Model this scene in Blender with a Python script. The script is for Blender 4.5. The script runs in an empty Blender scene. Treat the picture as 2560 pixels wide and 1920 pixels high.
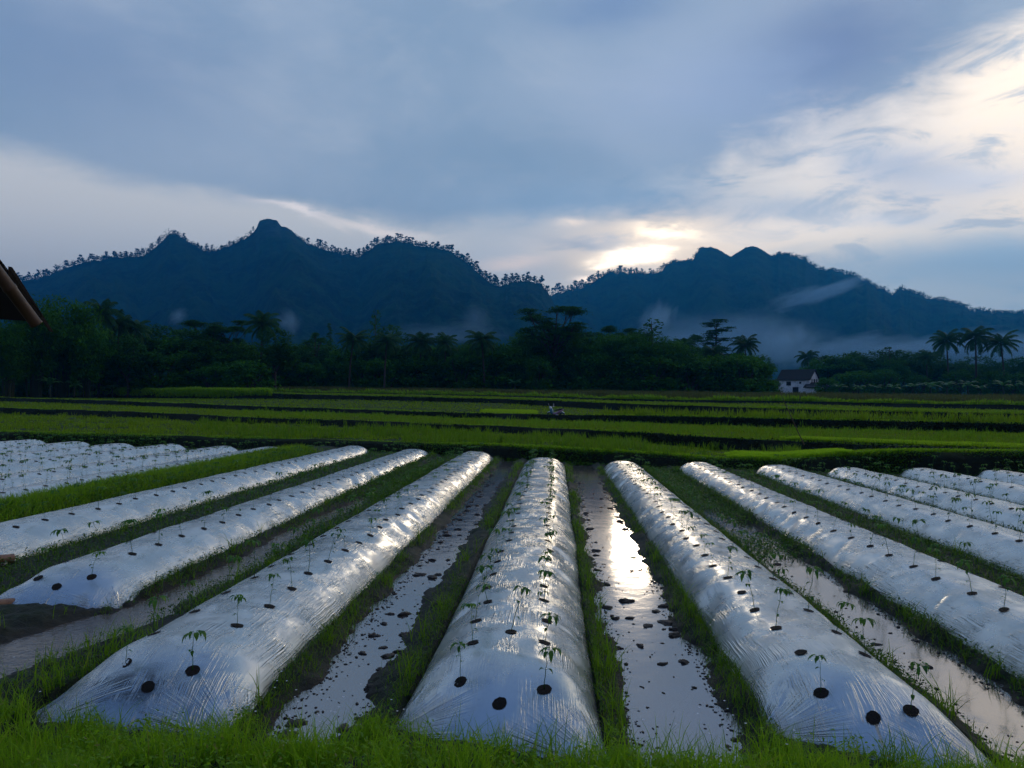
import bpy, math, random
import numpy as np
from mathutils import Matrix, Vector
R = math.radians
rng = np.random.default_rng(7)
random.seed(7)
scene = bpy.context.scene
col = scene.collection

# ------------------------------------------------------------ camera
CAM = (0.0, 0.0, 1.9)
F = 1900.0                      # focal length in pixels of a 2560 px wide frame
YAW, PITCH, ROLL = R(3.32), R(0.932), 0.0098
cam_d = bpy.data.cameras.new("camera"); cam = bpy.data.objects.new("camera", cam_d); col.objects.link(cam)
cam_d.sensor_width = 36; cam_d.lens = 36 * F / 2560; cam_d.clip_start = 0.05; cam_d.clip_end = 12000
cam.location = CAM; cam.rotation_euler = (Matrix.Rotation(YAW, 3, 'Z') @ Matrix.Rotation(R(90) + PITCH, 3, 'X') @ Matrix.Rotation(ROLL, 3, 'Z')).to_euler()
scene.camera = cam
RM = np.array(cam.rotation_euler.to_matrix())

def ray(u, v):
    r = RM @ np.array([(u - 1280) / F, (960 - v) / F, -1.0])
    return r
def at(u, v, d):
    """point on the line of sight (u, v) whose distance along Y is d"""
    r = ray(u, v)
    k = d / r[1]
    return np.array([r[0] * k, d, CAM[2] + r[2] * k])
def azel(u, v):
    r = ray(u, v); r = r / np.linalg.norm(r)
    return math.degrees(math.atan2(r[0], r[1])), math.degrees(math.asin(r[2]))

# ------------------------------------------------------------ world
def lin(c):
    return tuple(((x / 255) / 12.92 if x / 255 <= 0.04045 else ((x / 255 + 0.055) / 1.055) ** 2.4) for x in c)

SUN_AZ, SUN_EL = azel(1590, 640)
SUN_EL += 0.3
world = bpy.data.worlds.new("World"); scene.world = world; world.use_nodes = True
wt = world.node_tree; wt.nodes.clear()
class NG:
    def __init__(s, t): s.t = t
    def n(s, typ, **kw):
        nd = s.t.nodes.new(typ)
        for k, v in kw.items(): setattr(nd, k, v)
        return nd
    def m(s, op, a, b=None, c=None, clamp=False):
        nd = s.n('ShaderNodeMath', operation=op, use_clamp=clamp)
        for i, x in enumerate((a, b, c)):
            if x is None: continue
            if isinstance(x, (int, float)): nd.inputs[i].default_value = x
            else: s.t.links.new(x, nd.inputs[i])
        return nd.outputs[0]
    def l(s, a, b): s.t.links.new(a, b)
    def mix(s, f, a, b):
        nd = s.n('ShaderNodeMix', data_type='RGBA')
        for sock, x in ((nd.inputs[0], f), (nd.inputs[6], a), (nd.inputs[7], b)):
            if isinstance(x, (int, float)): sock.default_value = x
            elif isinstance(x, tuple): sock.default_value = (*x[:3], 1)
            else: s.l(x, sock)
        return nd.outputs[2]
    def noise(s, vec, scale, detail=3, rough=0.5, dist=0.0, w=None):
        nd = s.n('ShaderNodeTexNoise')
        nd.inputs['Scale'].default_value = scale; nd.inputs['Detail'].default_value = detail
        nd.inputs['Roughness'].default_value = rough; nd.inputs['Distortion'].default_value = dist
        if vec is not None: s.l(vec, nd.inputs['Vector'])
        return nd.outputs[0]
    def comb(s, x, y, z=0.0):
        nd = s.n('ShaderNodeCombineXYZ')
        for i, q in enumerate((x, y, z)):
            if isinstance(q, (int, float)): nd.inputs[i].default_value = q
            else: s.l(q, nd.inputs[i])
        return nd.outputs[0]
    def ss(s, x, a, b):
        nd = s.n('ShaderNodeMapRange', interpolation_type='SMOOTHSTEP')
        s.l(x, nd.inputs[0]); nd.inputs[1].default_value = a; nd.inputs[2].default_value = b
        return nd.outputs[0]

g = NG(wt)
tc = g.n('ShaderNodeTexCoord'); sep = g.n('ShaderNodeSeparateXYZ'); g.l(tc.outputs['Generated'], sep.inputs[0])
az0 = g.m('MULTIPLY', g.m('ARCTAN2', sep.outputs[0], sep.outputs[1]), 57.29578)
el0 = g.m('MULTIPLY', g.m('ARCSINE', sep.outputs[2]), 57.29578)
base_vec = g.comb(g.m('MULTIPLY', az0, 0.035), g.m('MULTIPLY', el0, 0.08))
n1 = g.noise(base_vec, 1.6, 6, 0.6, 0.3)
n2 = g.noise(g.comb(g.m('MULTIPLY', az0, 0.05), g.m('MULTIPLY', el0, 0.15), 5.0), 3.4, 7, 0.62, 0.5)
n3 = g.noise(g.comb(g.m('MULTIPLY', az0, 0.03), g.m('MULTIPLY', el0, 0.035), 9.0), 1.5, 4, 0.5, 0.2)
wa = g.m('SUBTRACT', n1, 0.5); wb = g.m('SUBTRACT', n2, 0.5); wc = g.m('SUBTRACT', n3, 0.5)
az = g.m('ADD', az0, g.m('ADD', g.m('MULTIPLY', wa, 8.0), g.m('MULTIPLY', wb, 3.5)))
el = g.m('ADD', el0, g.m('ADD', g.m('MULTIPLY', wa, 3.0), g.m('MULTIPLY', wb, 2.0)))
sky = g.n('ShaderNodeTexSky', sky_type='NISHITA', sun_disc=False)
sky.sun_elevation = R(SUN_EL); sky.sun_rotation = R(SUN_AZ); sky.air_density = 1.0; sky.dust_density = 1.0
skyc = g.n('ShaderNodeVectorMath', operation='SCALE'); g.l(sky.outputs[0], skyc.inputs[0]); skyc.inputs[3].default_value = 0.05

def C(r, gg, b, k=1.0): return tuple(x * k for x in lin((r, gg, b)))
# the two cloud decks: everything under the edge curve is thin pale veil, above it a slate deck
edge_pts = [(-900, 170), (-300, 310), (0, 400), (250, 455), (500, 505), (800, 545), (1100, 590), (1250, 545), (1450, 545), (1627, 560),
            (1740, 540), (1800, 480), (1975, 405), (2050, 335), (2260, 245), (2440, 133), (2560, 35), (2800, -200)]
fc = g.n('ShaderNodeFloatCurve'); cm = fc.mapping; cu = cm.curves[0]
pts = [(azel(u, v)) for u, v in edge_pts]
pts = [(-1 * 180.0, 40.0)] + [p for p in pts] + [(70.0, 50.0), (180.0, 40.0)]
cm.use_clip = False
P2 = [((a + 180) / 360, e / 60) for a, e in pts]
cu.points[0].location = P2[0]; cu.points[1].location = P2[-1]
for p in P2[1:-1]: cu.points.new(*p)
for p in cu.points: p.handle_type = 'AUTO_CLAMPED'
cm.update()
azs = g.m('DIVIDE', g.m('ADD', az0, 180.0), 360.0)
g.l(azs, fc.inputs['Value'])
edge = g.m('MULTIPLY', fc.outputs[0], 60.0)
right = g.ss(az0, -6.0, 12.0)
delta = g.m('SUBTRACT', g.m('ADD', el0, g.m('ADD', g.m('MULTIPLY', wa, g.m('ADD', 3.0, g.m('MULTIPLY', right, 9.0))), g.m('MULTIPLY', wb, g.m('ADD', 2.0, g.m('MULTIPLY', right, 5.0))))), edge)
deck = g.ss(delta, -0.6, 1.6)
deck_soft = g.ss(delta, -3.5, 4.0)
deckm = g.m('ADD', g.m('MULTIPLY', deck, g.m('SUBTRACT', 1.0, right)), g.m('MULTIPLY', deck_soft, right))
# slate deck colour
dk = g.mix(g.ss(n3, 0.30, 0.72), C(112, 130, 148), C(139, 150, 163))
dk = g.mix(g.m('MULTIPLY', g.ss(el0, 10.0, 32.0), 0.30), dk, C(93, 109, 134))
dk = g.mix(g.m('MULTIPLY', g.ss(n1, 0.45, 0.75), 0.5), dk, C(152, 158, 166))
# veil below: pale grey left, cream right
veil = g.mix(right, C(178, 177, 174), C(244, 226, 202))
veil = g.mix(g.m('MULTIPLY', g.ss(n2, 0.50, 0.66), g.m('MULTIPLY', right, 0.8)), veil, C(164, 172, 180))
veil = g.mix(g.m('MULTIPLY', g.ss(n2, 0.52, 0.34), g.m('MULTIPLY', right, 0.3)), veil, C(236, 224, 210))
clear = g.mix(0.12, C(144, 168, 186), skyc.outputs[0])
# clear pale blue low on the right
low = g.m('MULTIPLY', g.ss(g.m('ADD', el, g.m('MULTIPLY', az0, 0.03)), 11.8, 9.0), g.ss(az0, 12.0, 17.0))
veil = g.mix(g.m('MULTIPLY', low, 0.85), veil, clear)
c = g.mix(deckm, veil, dk)
def blob(c, u, v, ru, rv, color, k, rot=0.0, power=1.0, a=None, e=None):
    a0, e0 = azel(u, v)
    da = g.m('SUBTRACT', a or az, a0); de = g.m('SUBTRACT', e or el, e0)
    cs, sn = math.cos(R(rot)), math.sin(R(rot))
    x = g.m('ADD', g.m('MULTIPLY', da, cs), g.m('MULTIPLY', de, sn))
    y = g.m('SUBTRACT', g.m('MULTIPLY', de, cs), g.m('MULTIPLY', da, sn))
    d2 = g.m('ADD', g.m('POWER', g.m('ABSOLUTE', g.m('DIVIDE', x, ru / 33.2)), 2.0), g.m('POWER', g.m('ABSOLUTE', g.m('DIVIDE', y, rv / 33.2)), 2.0))
    w = g.m('MULTIPLY', g.m('EXPONENT', g.m('MULTIPLY', g.m('POWER', d2, power), -1.0)), k)
    return g.mix(w, c, color)
c = blob(c, 2090, 110, 230, 110, C(86, 98, 128), 0.8, 10)
c = blob(c, 1530, 20, 160, 50, C(88, 108, 140), 0.6)
c = blob(c, 150, 120, 400, 160, C(88, 106, 134), 0.55)
c = blob(c, 1800, 230, 300, 120, C(130, 144, 170), 0.5)
c = blob(c, 1560, 520, 420, 70, C(118, 142, 166), 0.7)
c = blob(c, 2240, 420, 190, 80, C(158, 166, 180), 0.85, -12)
c = blob(c, 1900, 545, 150, 35, C(142, 160, 180), 0.8)
c = blob(c, 2450, 450, 120, 30, C(188, 192, 202), 0.6)
c = blob(c, 2190, 560, 160, 22, C(186, 192, 202), 0.6)
c = blob(c, 2480, 640, 260, 60, C(146, 170, 188), 0.8)
c = blob(c, 1320, 640, 180, 50, C(172, 176, 182), 0.7)
c = blob(c, 1290, 655, 90, 16, C(240, 215, 195), 0.6, 6)
c = blob(c, 720, 528, 90, 10, C(226, 214, 206), 0.7, -6)
c = blob(c, 930, 580, 130, 14, C(226, 212, 200), 0.7, -8)
c = blob(c, 480, 640, 420, 60, C(170, 173, 176), 0.6)
c = blob(c, 1640, 610, 210, 52, (.98, .72, .44), 0.85)
c = blob(c, 1800, 600, 300, 40, C(240, 228, 214), 0.6)
c = blob(c, 1520, 600, 60, 14, C(170, 178, 190), 0.5)
c = blob(c, 1430, 558, 40, 10, (1.0, .80, .60), 0.6)
# thin cloud lit by the sun: this is where the light comes through
c = blob(c, 1650, 588, 70, 14, (2.0, 1.6, 1.1), 0.9, -10)
c = blob(c, 1480, 610, 130, 16, C(150, 158, 170), 0.7, -8)
c = blob(c, 1590, 642, 66, 23, (2.0, 1.6, 1.1), 1.0)
c = blob(c, 1588, 640, 42, 15, (6.0, 5.0, 3.8), 1.0)
c = blob(c, 1490, 690, 30, 10, (1.6, 1.3, 1.0), 0.8)
# away from the sun the deck is heavier and darker
back = g.ss(sep.outputs[1], 0.62, -0.25)
c = g.mix(g.m('MULTIPLY', back, 0.9), c, C(34, 58, 96))
zen = g.ss(el0, 28.0, 65.0)
c = g.mix(g.m('MULTIPLY', zen, 0.75), c, C(66, 88, 126))
sc_ = g.n('ShaderNodeVectorMath', operation='SCALE'); g.l(c, sc_.inputs[0]); sc_.inputs[3].default_value = 10.0
bg = g.n('ShaderNodeBackground'); g.l(sc_.outputs[0], bg.inputs[0]); bg.inputs[1].default_value = 0.1
wo = g.n('ShaderNodeOutputWorld'); g.l(bg.outputs[0], wo.inputs[0])
world.cycles.sampling_method = 'MANUAL'; world.cycles.sample_map_resolution = 1024

# ------------------------------------------------------------ sun (behind thin cloud just over the ridge)
sd = bpy.data.lights.new("sun", 'SUN'); sun = bpy.data.objects.new("sun", sd); col.objects.link(sun)
sd.energy = 0.10; sd.angle = R(3); sd.color = (1.0, 0.80, 0.58)
sun.rotation_euler = (Vector((math.sin(R(SUN_AZ)) * math.cos(R(SUN_EL)), math.cos(R(SUN_AZ)) * math.cos(R(SUN_EL)), math.sin(R(SUN_EL))))).to_track_quat('Z', 'Y').to_euler()

scene.view_settings.view_transform = 'Standard'; scene.view_settings.look = 'None'
scene.view_settings.exposure = 1.1; scene.view_settings.gamma = 1.0
scene.cycles.use_denoising = True
scene.cycles.max_bounces = 6; scene.cycles.transparent_max_bounces = 8; scene.cycles.volume_bounces = 1
scene.cycles.diffuse_bounces = 3; scene.cycles.glossy_bounces = 3; scene.cycles.caustics_reflective = False
scene.cycles.sample_clamp_indirect = 4.0

# ------------------------------------------------------------ helpers
def tag(o, label=None, cat=None, group=None, kind=None):
    for k, v in (('label', label), ('category', cat), ('group', group), ('kind', kind)):
        if v: o[k] = v
    return o
def make_mesh(name, V, faces, mats, smooth=True, mat_idx=None, uv=None, attrs=None):
    """faces: list of int arrays (n,3)/(n,4)"""
    me = bpy.data.meshes.new(name)
    V = np.asarray(V, np.float32).reshape(-1, 3)
    faces = [np.asarray(f, np.int32) for f in faces if len(f)]
    me.vertices.add(len(V)); me.vertices.foreach_set('co', V.ravel())
    loops = np.concatenate([f.ravel() for f in faces])
    sizes = np.concatenate([np.full(len(f), f.shape[1], np.int32) for f in faces])
    starts = np.concatenate([[0], np.cumsum(sizes)[:-1]]).astype(np.int32)
    me.loops.add(len(loops)); me.loops.foreach_set('vertex_index', loops)
    me.polygons.add(len(sizes)); me.polygons.foreach_set('loop_start', starts); me.polygons.foreach_set('loop_total', sizes)
    if mat_idx is not None: me.polygons.foreach_set('material_index', np.asarray(mat_idx, np.int32))
    me.polygons.foreach_set('use_smooth', np.full(len(sizes), smooth))
    for m in mats: me.materials.append(m)
    if uv is not None:
        l = me.uv_layers.new(name='UVMap'); l.data.foreach_set('uv', np.asarray(uv, np.float32)[loops].ravel())
    if attrs:
        for k, a in attrs.items():
            at_ = me.attributes.new(k, 'FLOAT', 'POINT'); at_.data.foreach_set('value', np.asarray(a, np.float32))
    me.update(calc_edges=True); me.validate()
    return me
def obj(name, me, parent=None, loc=None):
    o = bpy.data.objects.new(name, me); col.objects.link(o)
    if parent is not None: o.parent = parent
    if loc is not None: o.location = loc
    return o
def empty(name, loc=(0, 0, 0), rz=0.0, s=1.0):
    o = bpy.data.objects.new(name, None); col.objects.link(o); o.location = loc; o.rotation_euler = (0, 0, rz)
    o.scale = (s, s, s) if isinstance(s, (int, float)) else s
    o.empty_display_size = 0.1
    return o
def dup(root, loc, rz=0.0, s=(1, 1, 1), label=None, cat=None, group=None, tilt=(0, 0)):
    r = root.copy(); col.objects.link(r); r.location = loc; r.rotation_euler = (tilt[0], tilt[1], rz); r.scale = s
    for ch in root.children:
        c2 = ch.copy(); col.objects.link(c2); c2.parent = r
        for g2 in ch.children:
            d2 = g2.copy(); col.objects.link(d2); d2.parent = c2
    tag(r, label, cat, group)
    return r

def vnoise(x, y, seed=0):
    x = np.asarray(x, float); y = np.asarray(y, float)
    xi = np.floor(x).astype(np.int64); yi = np.floor(y).astype(np.int64)
    fx = x - xi; fy = y - yi
    fx = fx * fx * (3 - 2 * fx); fy = fy * fy * (3 - 2 * fy)
    def h(a, b):
        n = (a * 374761393 + b * 668265263 + seed * 1442695041) & 0xffffffff
        n = ((n ^ (n >> 13)) * 1274126177) & 0xffffffff
        return ((n ^ (n >> 16)) & 0xffff) / 65535.0
    return (h(xi, yi) * (1 - fx) + h(xi + 1, yi) * fx) * (1 - fy) + (h(xi, yi + 1) * (1 - fx) + h(xi + 1, yi + 1) * fx) * fy
def fbm(x, y, oct=4, seed=0, gain=0.5):
    s = 0; a = 1; t = 0
    for i in range(oct):
        s = s + a * (vnoise(x * 2 ** i, y * 2 ** i, seed + i * 17) - 0.5); t += a; a *= gain
    return s / t * 2
def grid_faces(nr, nc, flip=False):
    i = np.arange(nr - 1)[:, None] * nc + np.arange(nc - 1)[None, :]
    f = np.stack([i, i + 1, i + nc + 1, i + nc], -1).reshape(-1, 4)
    return f[:, ::-1] if flip else f

class MB:
    def __init__(s): s.V = []; s.Q = []; s.T = []; s.n = 0
    def add(s, V, Q=None, T=None):
        V = np.asarray(V, float).reshape(-1, 3)
        if Q is not None and len(Q): s.Q.append(np.asarray(Q) + s.n)
        if T is not None and len(T): s.T.append(np.asarray(T) + s.n)
        s.V.append(V); s.n += len(V)
    def tube(s, P, r, k=6, cap=True):
        P = np.asarray(P, float); n = len(P); r = np.broadcast_to(np.asarray(r, float), (n,))
        T = np.gradient(P, axis=0); T /= np.linalg.norm(T, axis=1)[:, None] + 1e-9
        ref = np.array([1.0, 0, 0]) if abs(T[0][0]) < 0.8 else np.array([0, 1.0, 0])
        N = np.cross(T, ref); N /= np.linalg.norm(N, axis=1)[:, None] + 1e-9
        B = np.cross(T, N); a = np.arange(k) * 2 * math.pi / k
        V = P[:, None] + (N[:, None] * np.cos(a)[None, :, None] + B[:, None] * np.sin(a)[None, :, None]) * r[:, None, None]
        i = np.arange(n - 1)[:, None] * k; j = np.arange(k)[None, :]; j2 = (j + 1) % k
        Q = np.stack([i + j, i + j2, i + k + j2, i + k + j], -1).reshape(-1, 4)
        V = V.reshape(-1, 3); Tt = []
        if cap:
            V = np.vstack([V, P[:1], P[-1:]]); c0, c1 = n * k, n * k + 1
            for q in range(k):
                Tt.append((c0, (q + 1) % k, q)); Tt.append((c1, (n - 1) * k + q, (n - 1) * k + (q + 1) % k))
        s.add(V, Q, Tt)
    def box(s, c, size, rz=0.0):
        c = np.asarray(c, float); h = np.asarray(size, float) / 2
        V = np.array([[x, y, z] for z in (-1, 1) for y in (-1, 1) for x in (-1, 1)]) * h
        cs, sn = math.cos(rz), math.sin(rz)
        V = np.stack([V[:, 0] * cs - V[:, 1] * sn, V[:, 0] * sn + V[:, 1] * cs, V[:, 2]], 1) + c
        s.add(V, [(0, 2, 3, 1), (4, 5, 7, 6), (0, 1, 5, 4), (2, 6, 7, 3), (0, 4, 6, 2), (1, 3, 7, 5)])
    def prism(s, poly, axis_vec):
        """poly: (n,3) polygon, extruded by axis_vec; caps fanned"""
        P = np.asarray(poly, float); n = len(P); V = np.vstack([P, P + np.asarray(axis_vec, float)])
        Q = [(i, (i + 1) % n, n + (i + 1) % n, n + i) for i in range(n)]
        T = [(0, i + 1, i) for i in range(1, n - 1)] + [(n, n + i, n + i + 1) for i in range(1, n - 1)]
        s.add(V, Q, T)
    def leaves(s, C0, size, asp=0.45, flat=0.0, seed=0, droop=None):
        """diamond leaves with random attitude, C0 (n,3), size (n,)"""
        r = np.random.default_rng(seed); n = len(C0)
        a = r.uniform(0, 2 * math.pi, n); t = r.uniform(-1, 1, n) * (1 - flat)
        if droop is not None: t = -np.abs(r.uniform(0, 1, n)) * droop
        D = np.stack([np.cos(a) * np.sqrt(1 - t * t * .9), np.sin(a) * np.sqrt(1 - t * t * .9), t], 1)
        S = np.stack([-np.sin(a), np.cos(a), r.uniform(-.6, .6, n) * (1 - flat)], 1)
        size = np.broadcast_to(size, (n,))[:, None]
        p0 = C0 - D * size * .5; p2 = C0 + D * size * .5; w = size * asp * .5
        mid = C0 + D * size * 0.05
        V = np.stack([p0, mid + S * w, p2, mid - S * w], 1).reshape(-1, 3)
        Q = np.arange(n * 4).reshape(-1, 4)
        s.add(V, Q)
    def mesh(s, name, mats, smooth=True):
        V = np.vstack(s.V); fs = []
        if s.Q: fs.append(np.vstack(s.Q))
        if s.T: fs.append(np.vstack(s.T))
        return make_mesh(name, V, fs, mats, smooth)

# ------------------------------------------------------------ materials
def mat(name, color=(0.5, 0.5, 0.5), rough=0.6, metal=0.0, spec=0.5):
    m = bpy.data.materials.new(name); m.use_nodes = True
    b = m.node_tree.nodes['Principled BSDF']
    b.inputs['Base Color'].default_value = (*color, 1); b.inputs['Roughness'].default_value = rough
    b.inputs['Metallic'].default_value = metal; b.inputs['Specular IOR Level'].default_value = spec
    return m, NG(m.node_tree), b
def bump(gg, b, h, strength=0.5, dist=0.01):
    bn = gg.n('ShaderNodeBump'); bn.inputs['Strength'].default_value = strength; bn.inputs['Distance'].default_value = dist
    gg.l(h, bn.inputs['Height']); gg.l(bn.outputs[0], b.inputs['Normal']); return bn
def leaf_mat(name, c1, c2, c3=None, rough=0.45, trans=0.35, spec=0.25):
    m, q, b = mat(name, c1, rough, 0, spec)
    geo = q.n('ShaderNodeNewGeometry'); rp = geo.outputs['Random Per Island']
    cc = q.mix(rp, c1, c2)
    if c3: cc = q.mix(q.ss(rp, 0.93, 0.97), cc, c3)
    oi = q.n('ShaderNodeObjectInfo')
    hv = q.n('ShaderNodeHueSaturation'); q.l(cc, hv.inputs['Color'])
    q.l(q.m('ADD', 0.8, q.m('MULTIPLY', oi.outputs['Random'], 0.4)), hv.inputs['Value'])
    q.l(hv.outputs[0], b.inputs['Base Color'])
    if trans > 0:
        tr = q.n('ShaderNodeBsdfTranslucent')
        tcx = q.mix(0.5, hv.outputs[0], tuple(min(1, x * 1.6) for x in c2)); q.l(tcx, tr.inputs[0])
        ms = q.n('ShaderNodeMixShader'); ms.inputs[0].default_value = trans
        q.l(b.outputs[0], ms.inputs[1]); q.l(tr.outputs[0], ms.inputs[2])
        q.l(ms.outputs[0], m.node_tree.nodes['Material Output'].inputs[0])
    return m
M = {}
M['grass'] = leaf_mat('grass_blade', (.100, .240, .008), (.280, .470, .014), (.30, .25, .06), .5, .5)
M['rice'] = leaf_mat('rice_blade', (.110, .230, .005), (.230, .350, .008), (.16, .15, .03), .5, .45)
M['nursery'] = leaf_mat('nursery_rice', (.30, .50, .010), (.40, .60, .02), None, .5, .5)
M['sidegrass'] = leaf_mat('side_grass_blade', (.070, .180, .006), (.200, .360, .010), (.2, .17, .05), .5, .45)
M['shadeweed'] = leaf_mat('shaded_weed_leaf', (.026, .080, .006), (.085, .200, .008), (.12, .12, .03), .5, .3)  # weed green darkened in colour where the beds block the light
M['weed'] = leaf_mat('weed_leaf', (.040, .120, .008), (.130, .280, .014), (.2, .2, .04), .5, .35)
M['bankweed'] = leaf_mat('shaded_bank_leaf', (.010, .026, .006), (.025, .060, .010), None, .6, .15)  # leaf green darkened to carry the shade of the bank faces
M['drygrass'] = leaf_mat('ripe_rice', (.075, .070, .020), (.10, .13, .025), (.16, .11, .04), .6, .35)
M['seedling'] = leaf_mat('chili_leaf', (.045, .150, .018), (.095, .260, .025), (.26, .34, .03), .35, .4)
M['tree'] = leaf_mat('tree_leaf', (.016, .075, .010), (.050, .150, .018), None, .8, .25, .08)
M['tree2'] = leaf_mat('tree_leaf_light', (.024, .105, .006), (.070, .200, .012), None, .8, .3, .08)
M['palm'] = leaf_mat('palm_leaf', (.014, .062, .016), (.038, .110, .024), None, .6, .25, .12)
M['banana'] = leaf_mat('banana_leaf', (.06, .17, .05), (.09, .22, .05), None, .4, .4)
M['ridge'] = leaf_mat('ridge_tree_leaf', (.008, .024, .010), (.015, .040, .014), None, .8, .15, .05)
m, q, b = mat('bark', (.06, .045, .032), .85, 0, .2)
tx = q.n('ShaderNodeTexCoord'); nn = q.noise(tx.outputs['Object'], 6, 5, .6)
q.l(q.mix(nn, (.03, .024, .018), (.11, .09, .07)), b.inputs['Base Color']); bump(q, b, nn, .6, .03); M['bark'] = m
m, q, b = mat('pale_bark', (.045, .055, .03), .85, 0, .1); M['palebark'] = m

# mud and soil
def soil_mat():
    m, q, b = mat('wet_soil', (.06, .045, .03), .5, 0, .28)
    tx = q.n('ShaderNodeTexCoord'); P = tx.outputs['Object']
    a = q.n('ShaderNodeAttribute'); a.attribute_name = 'veg'
    n1 = q.noise(P, 9, 8, .65); n2 = q.noise(P, 55, 5, .6); n3 = q.noise(P, 1.3, 3, .5)
    soil = q.mix(q.ss(n1, .35, .68), (.012, .010, .007), (.050, .038, .026))
    veg = q.mix(q.ss(n1, .35, .65), (.008, .014, .004), (.022, .036, .008))
    q.l(q.mix(q.m('MULTIPLY', a.outputs['Fac'], q.ss(n3, .1, .5), clamp=True), soil, veg), b.inputs['Base Color'])
    q.l(q.m('ADD', .42, q.m('MULTIPLY', n1, .5)), b.inputs['Roughness'])
    bump(q, b, q.m('ADD', n1, q.m('MULTIPLY', n2, .35)), .9, .035)
    return m
M['soil'] = soil_mat()
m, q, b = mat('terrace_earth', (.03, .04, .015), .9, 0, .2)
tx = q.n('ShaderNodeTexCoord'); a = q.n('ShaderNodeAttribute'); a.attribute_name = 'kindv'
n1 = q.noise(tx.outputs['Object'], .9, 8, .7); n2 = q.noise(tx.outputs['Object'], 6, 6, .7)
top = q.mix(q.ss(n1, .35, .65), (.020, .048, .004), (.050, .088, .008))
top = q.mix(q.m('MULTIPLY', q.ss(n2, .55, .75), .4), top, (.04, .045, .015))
ris = q.mix(q.ss(n2, .4, .7), (.006, .009, .004), (.014, .024, .007))  # bank face earth, its shade from the back light put into the colour
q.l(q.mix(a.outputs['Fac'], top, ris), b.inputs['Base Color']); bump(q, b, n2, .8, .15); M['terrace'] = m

def water_mat(name, colr, rough, bs, dist):
    m, q, b = mat(name, colr, rough, 0, .5)
    b.inputs['IOR'].default_value = 1.33
    tx = q.n('ShaderNodeTexCoord'); n1 = q.noise(tx.outputs['Object'], bs, 3, .5)
    bump(q, b, n1, .25, dist)
    return m, q, b
M['water'], q, b = water_mat('furrow_water', (.075, .066, .060), .11, 4.0, .010)
b.inputs['Specular IOR Level'].default_value = 1.0; b.inputs['IOR'].default_value = 2.3
M['mudwater'], q, b = water_mat('muddy_stream', (.10, .072, .05), .16, 14.0, .02)
m, q, b = mat('mud_clod', (.03, .023, .016), .55); tx = q.n('ShaderNodeTexCoord')
bump(q, b, q.noise(tx.outputs['Object'], 40, 6, .7), .8, .01); M['clod'] = m
m, q, b = mat('hole_soil', (.018, .014, .010), .8, 0, .2); tx = q.n('ShaderNodeTexCoord')
n1 = q.noise(tx.outputs['Object'], 60, 4, .7); q.l(q.mix(n1, (.006, .005, .004), (.035, .026, .018)), b.inputs['Base Color'])
bump(q, b, n1, .9, .01); M['hole'] = m

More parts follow.
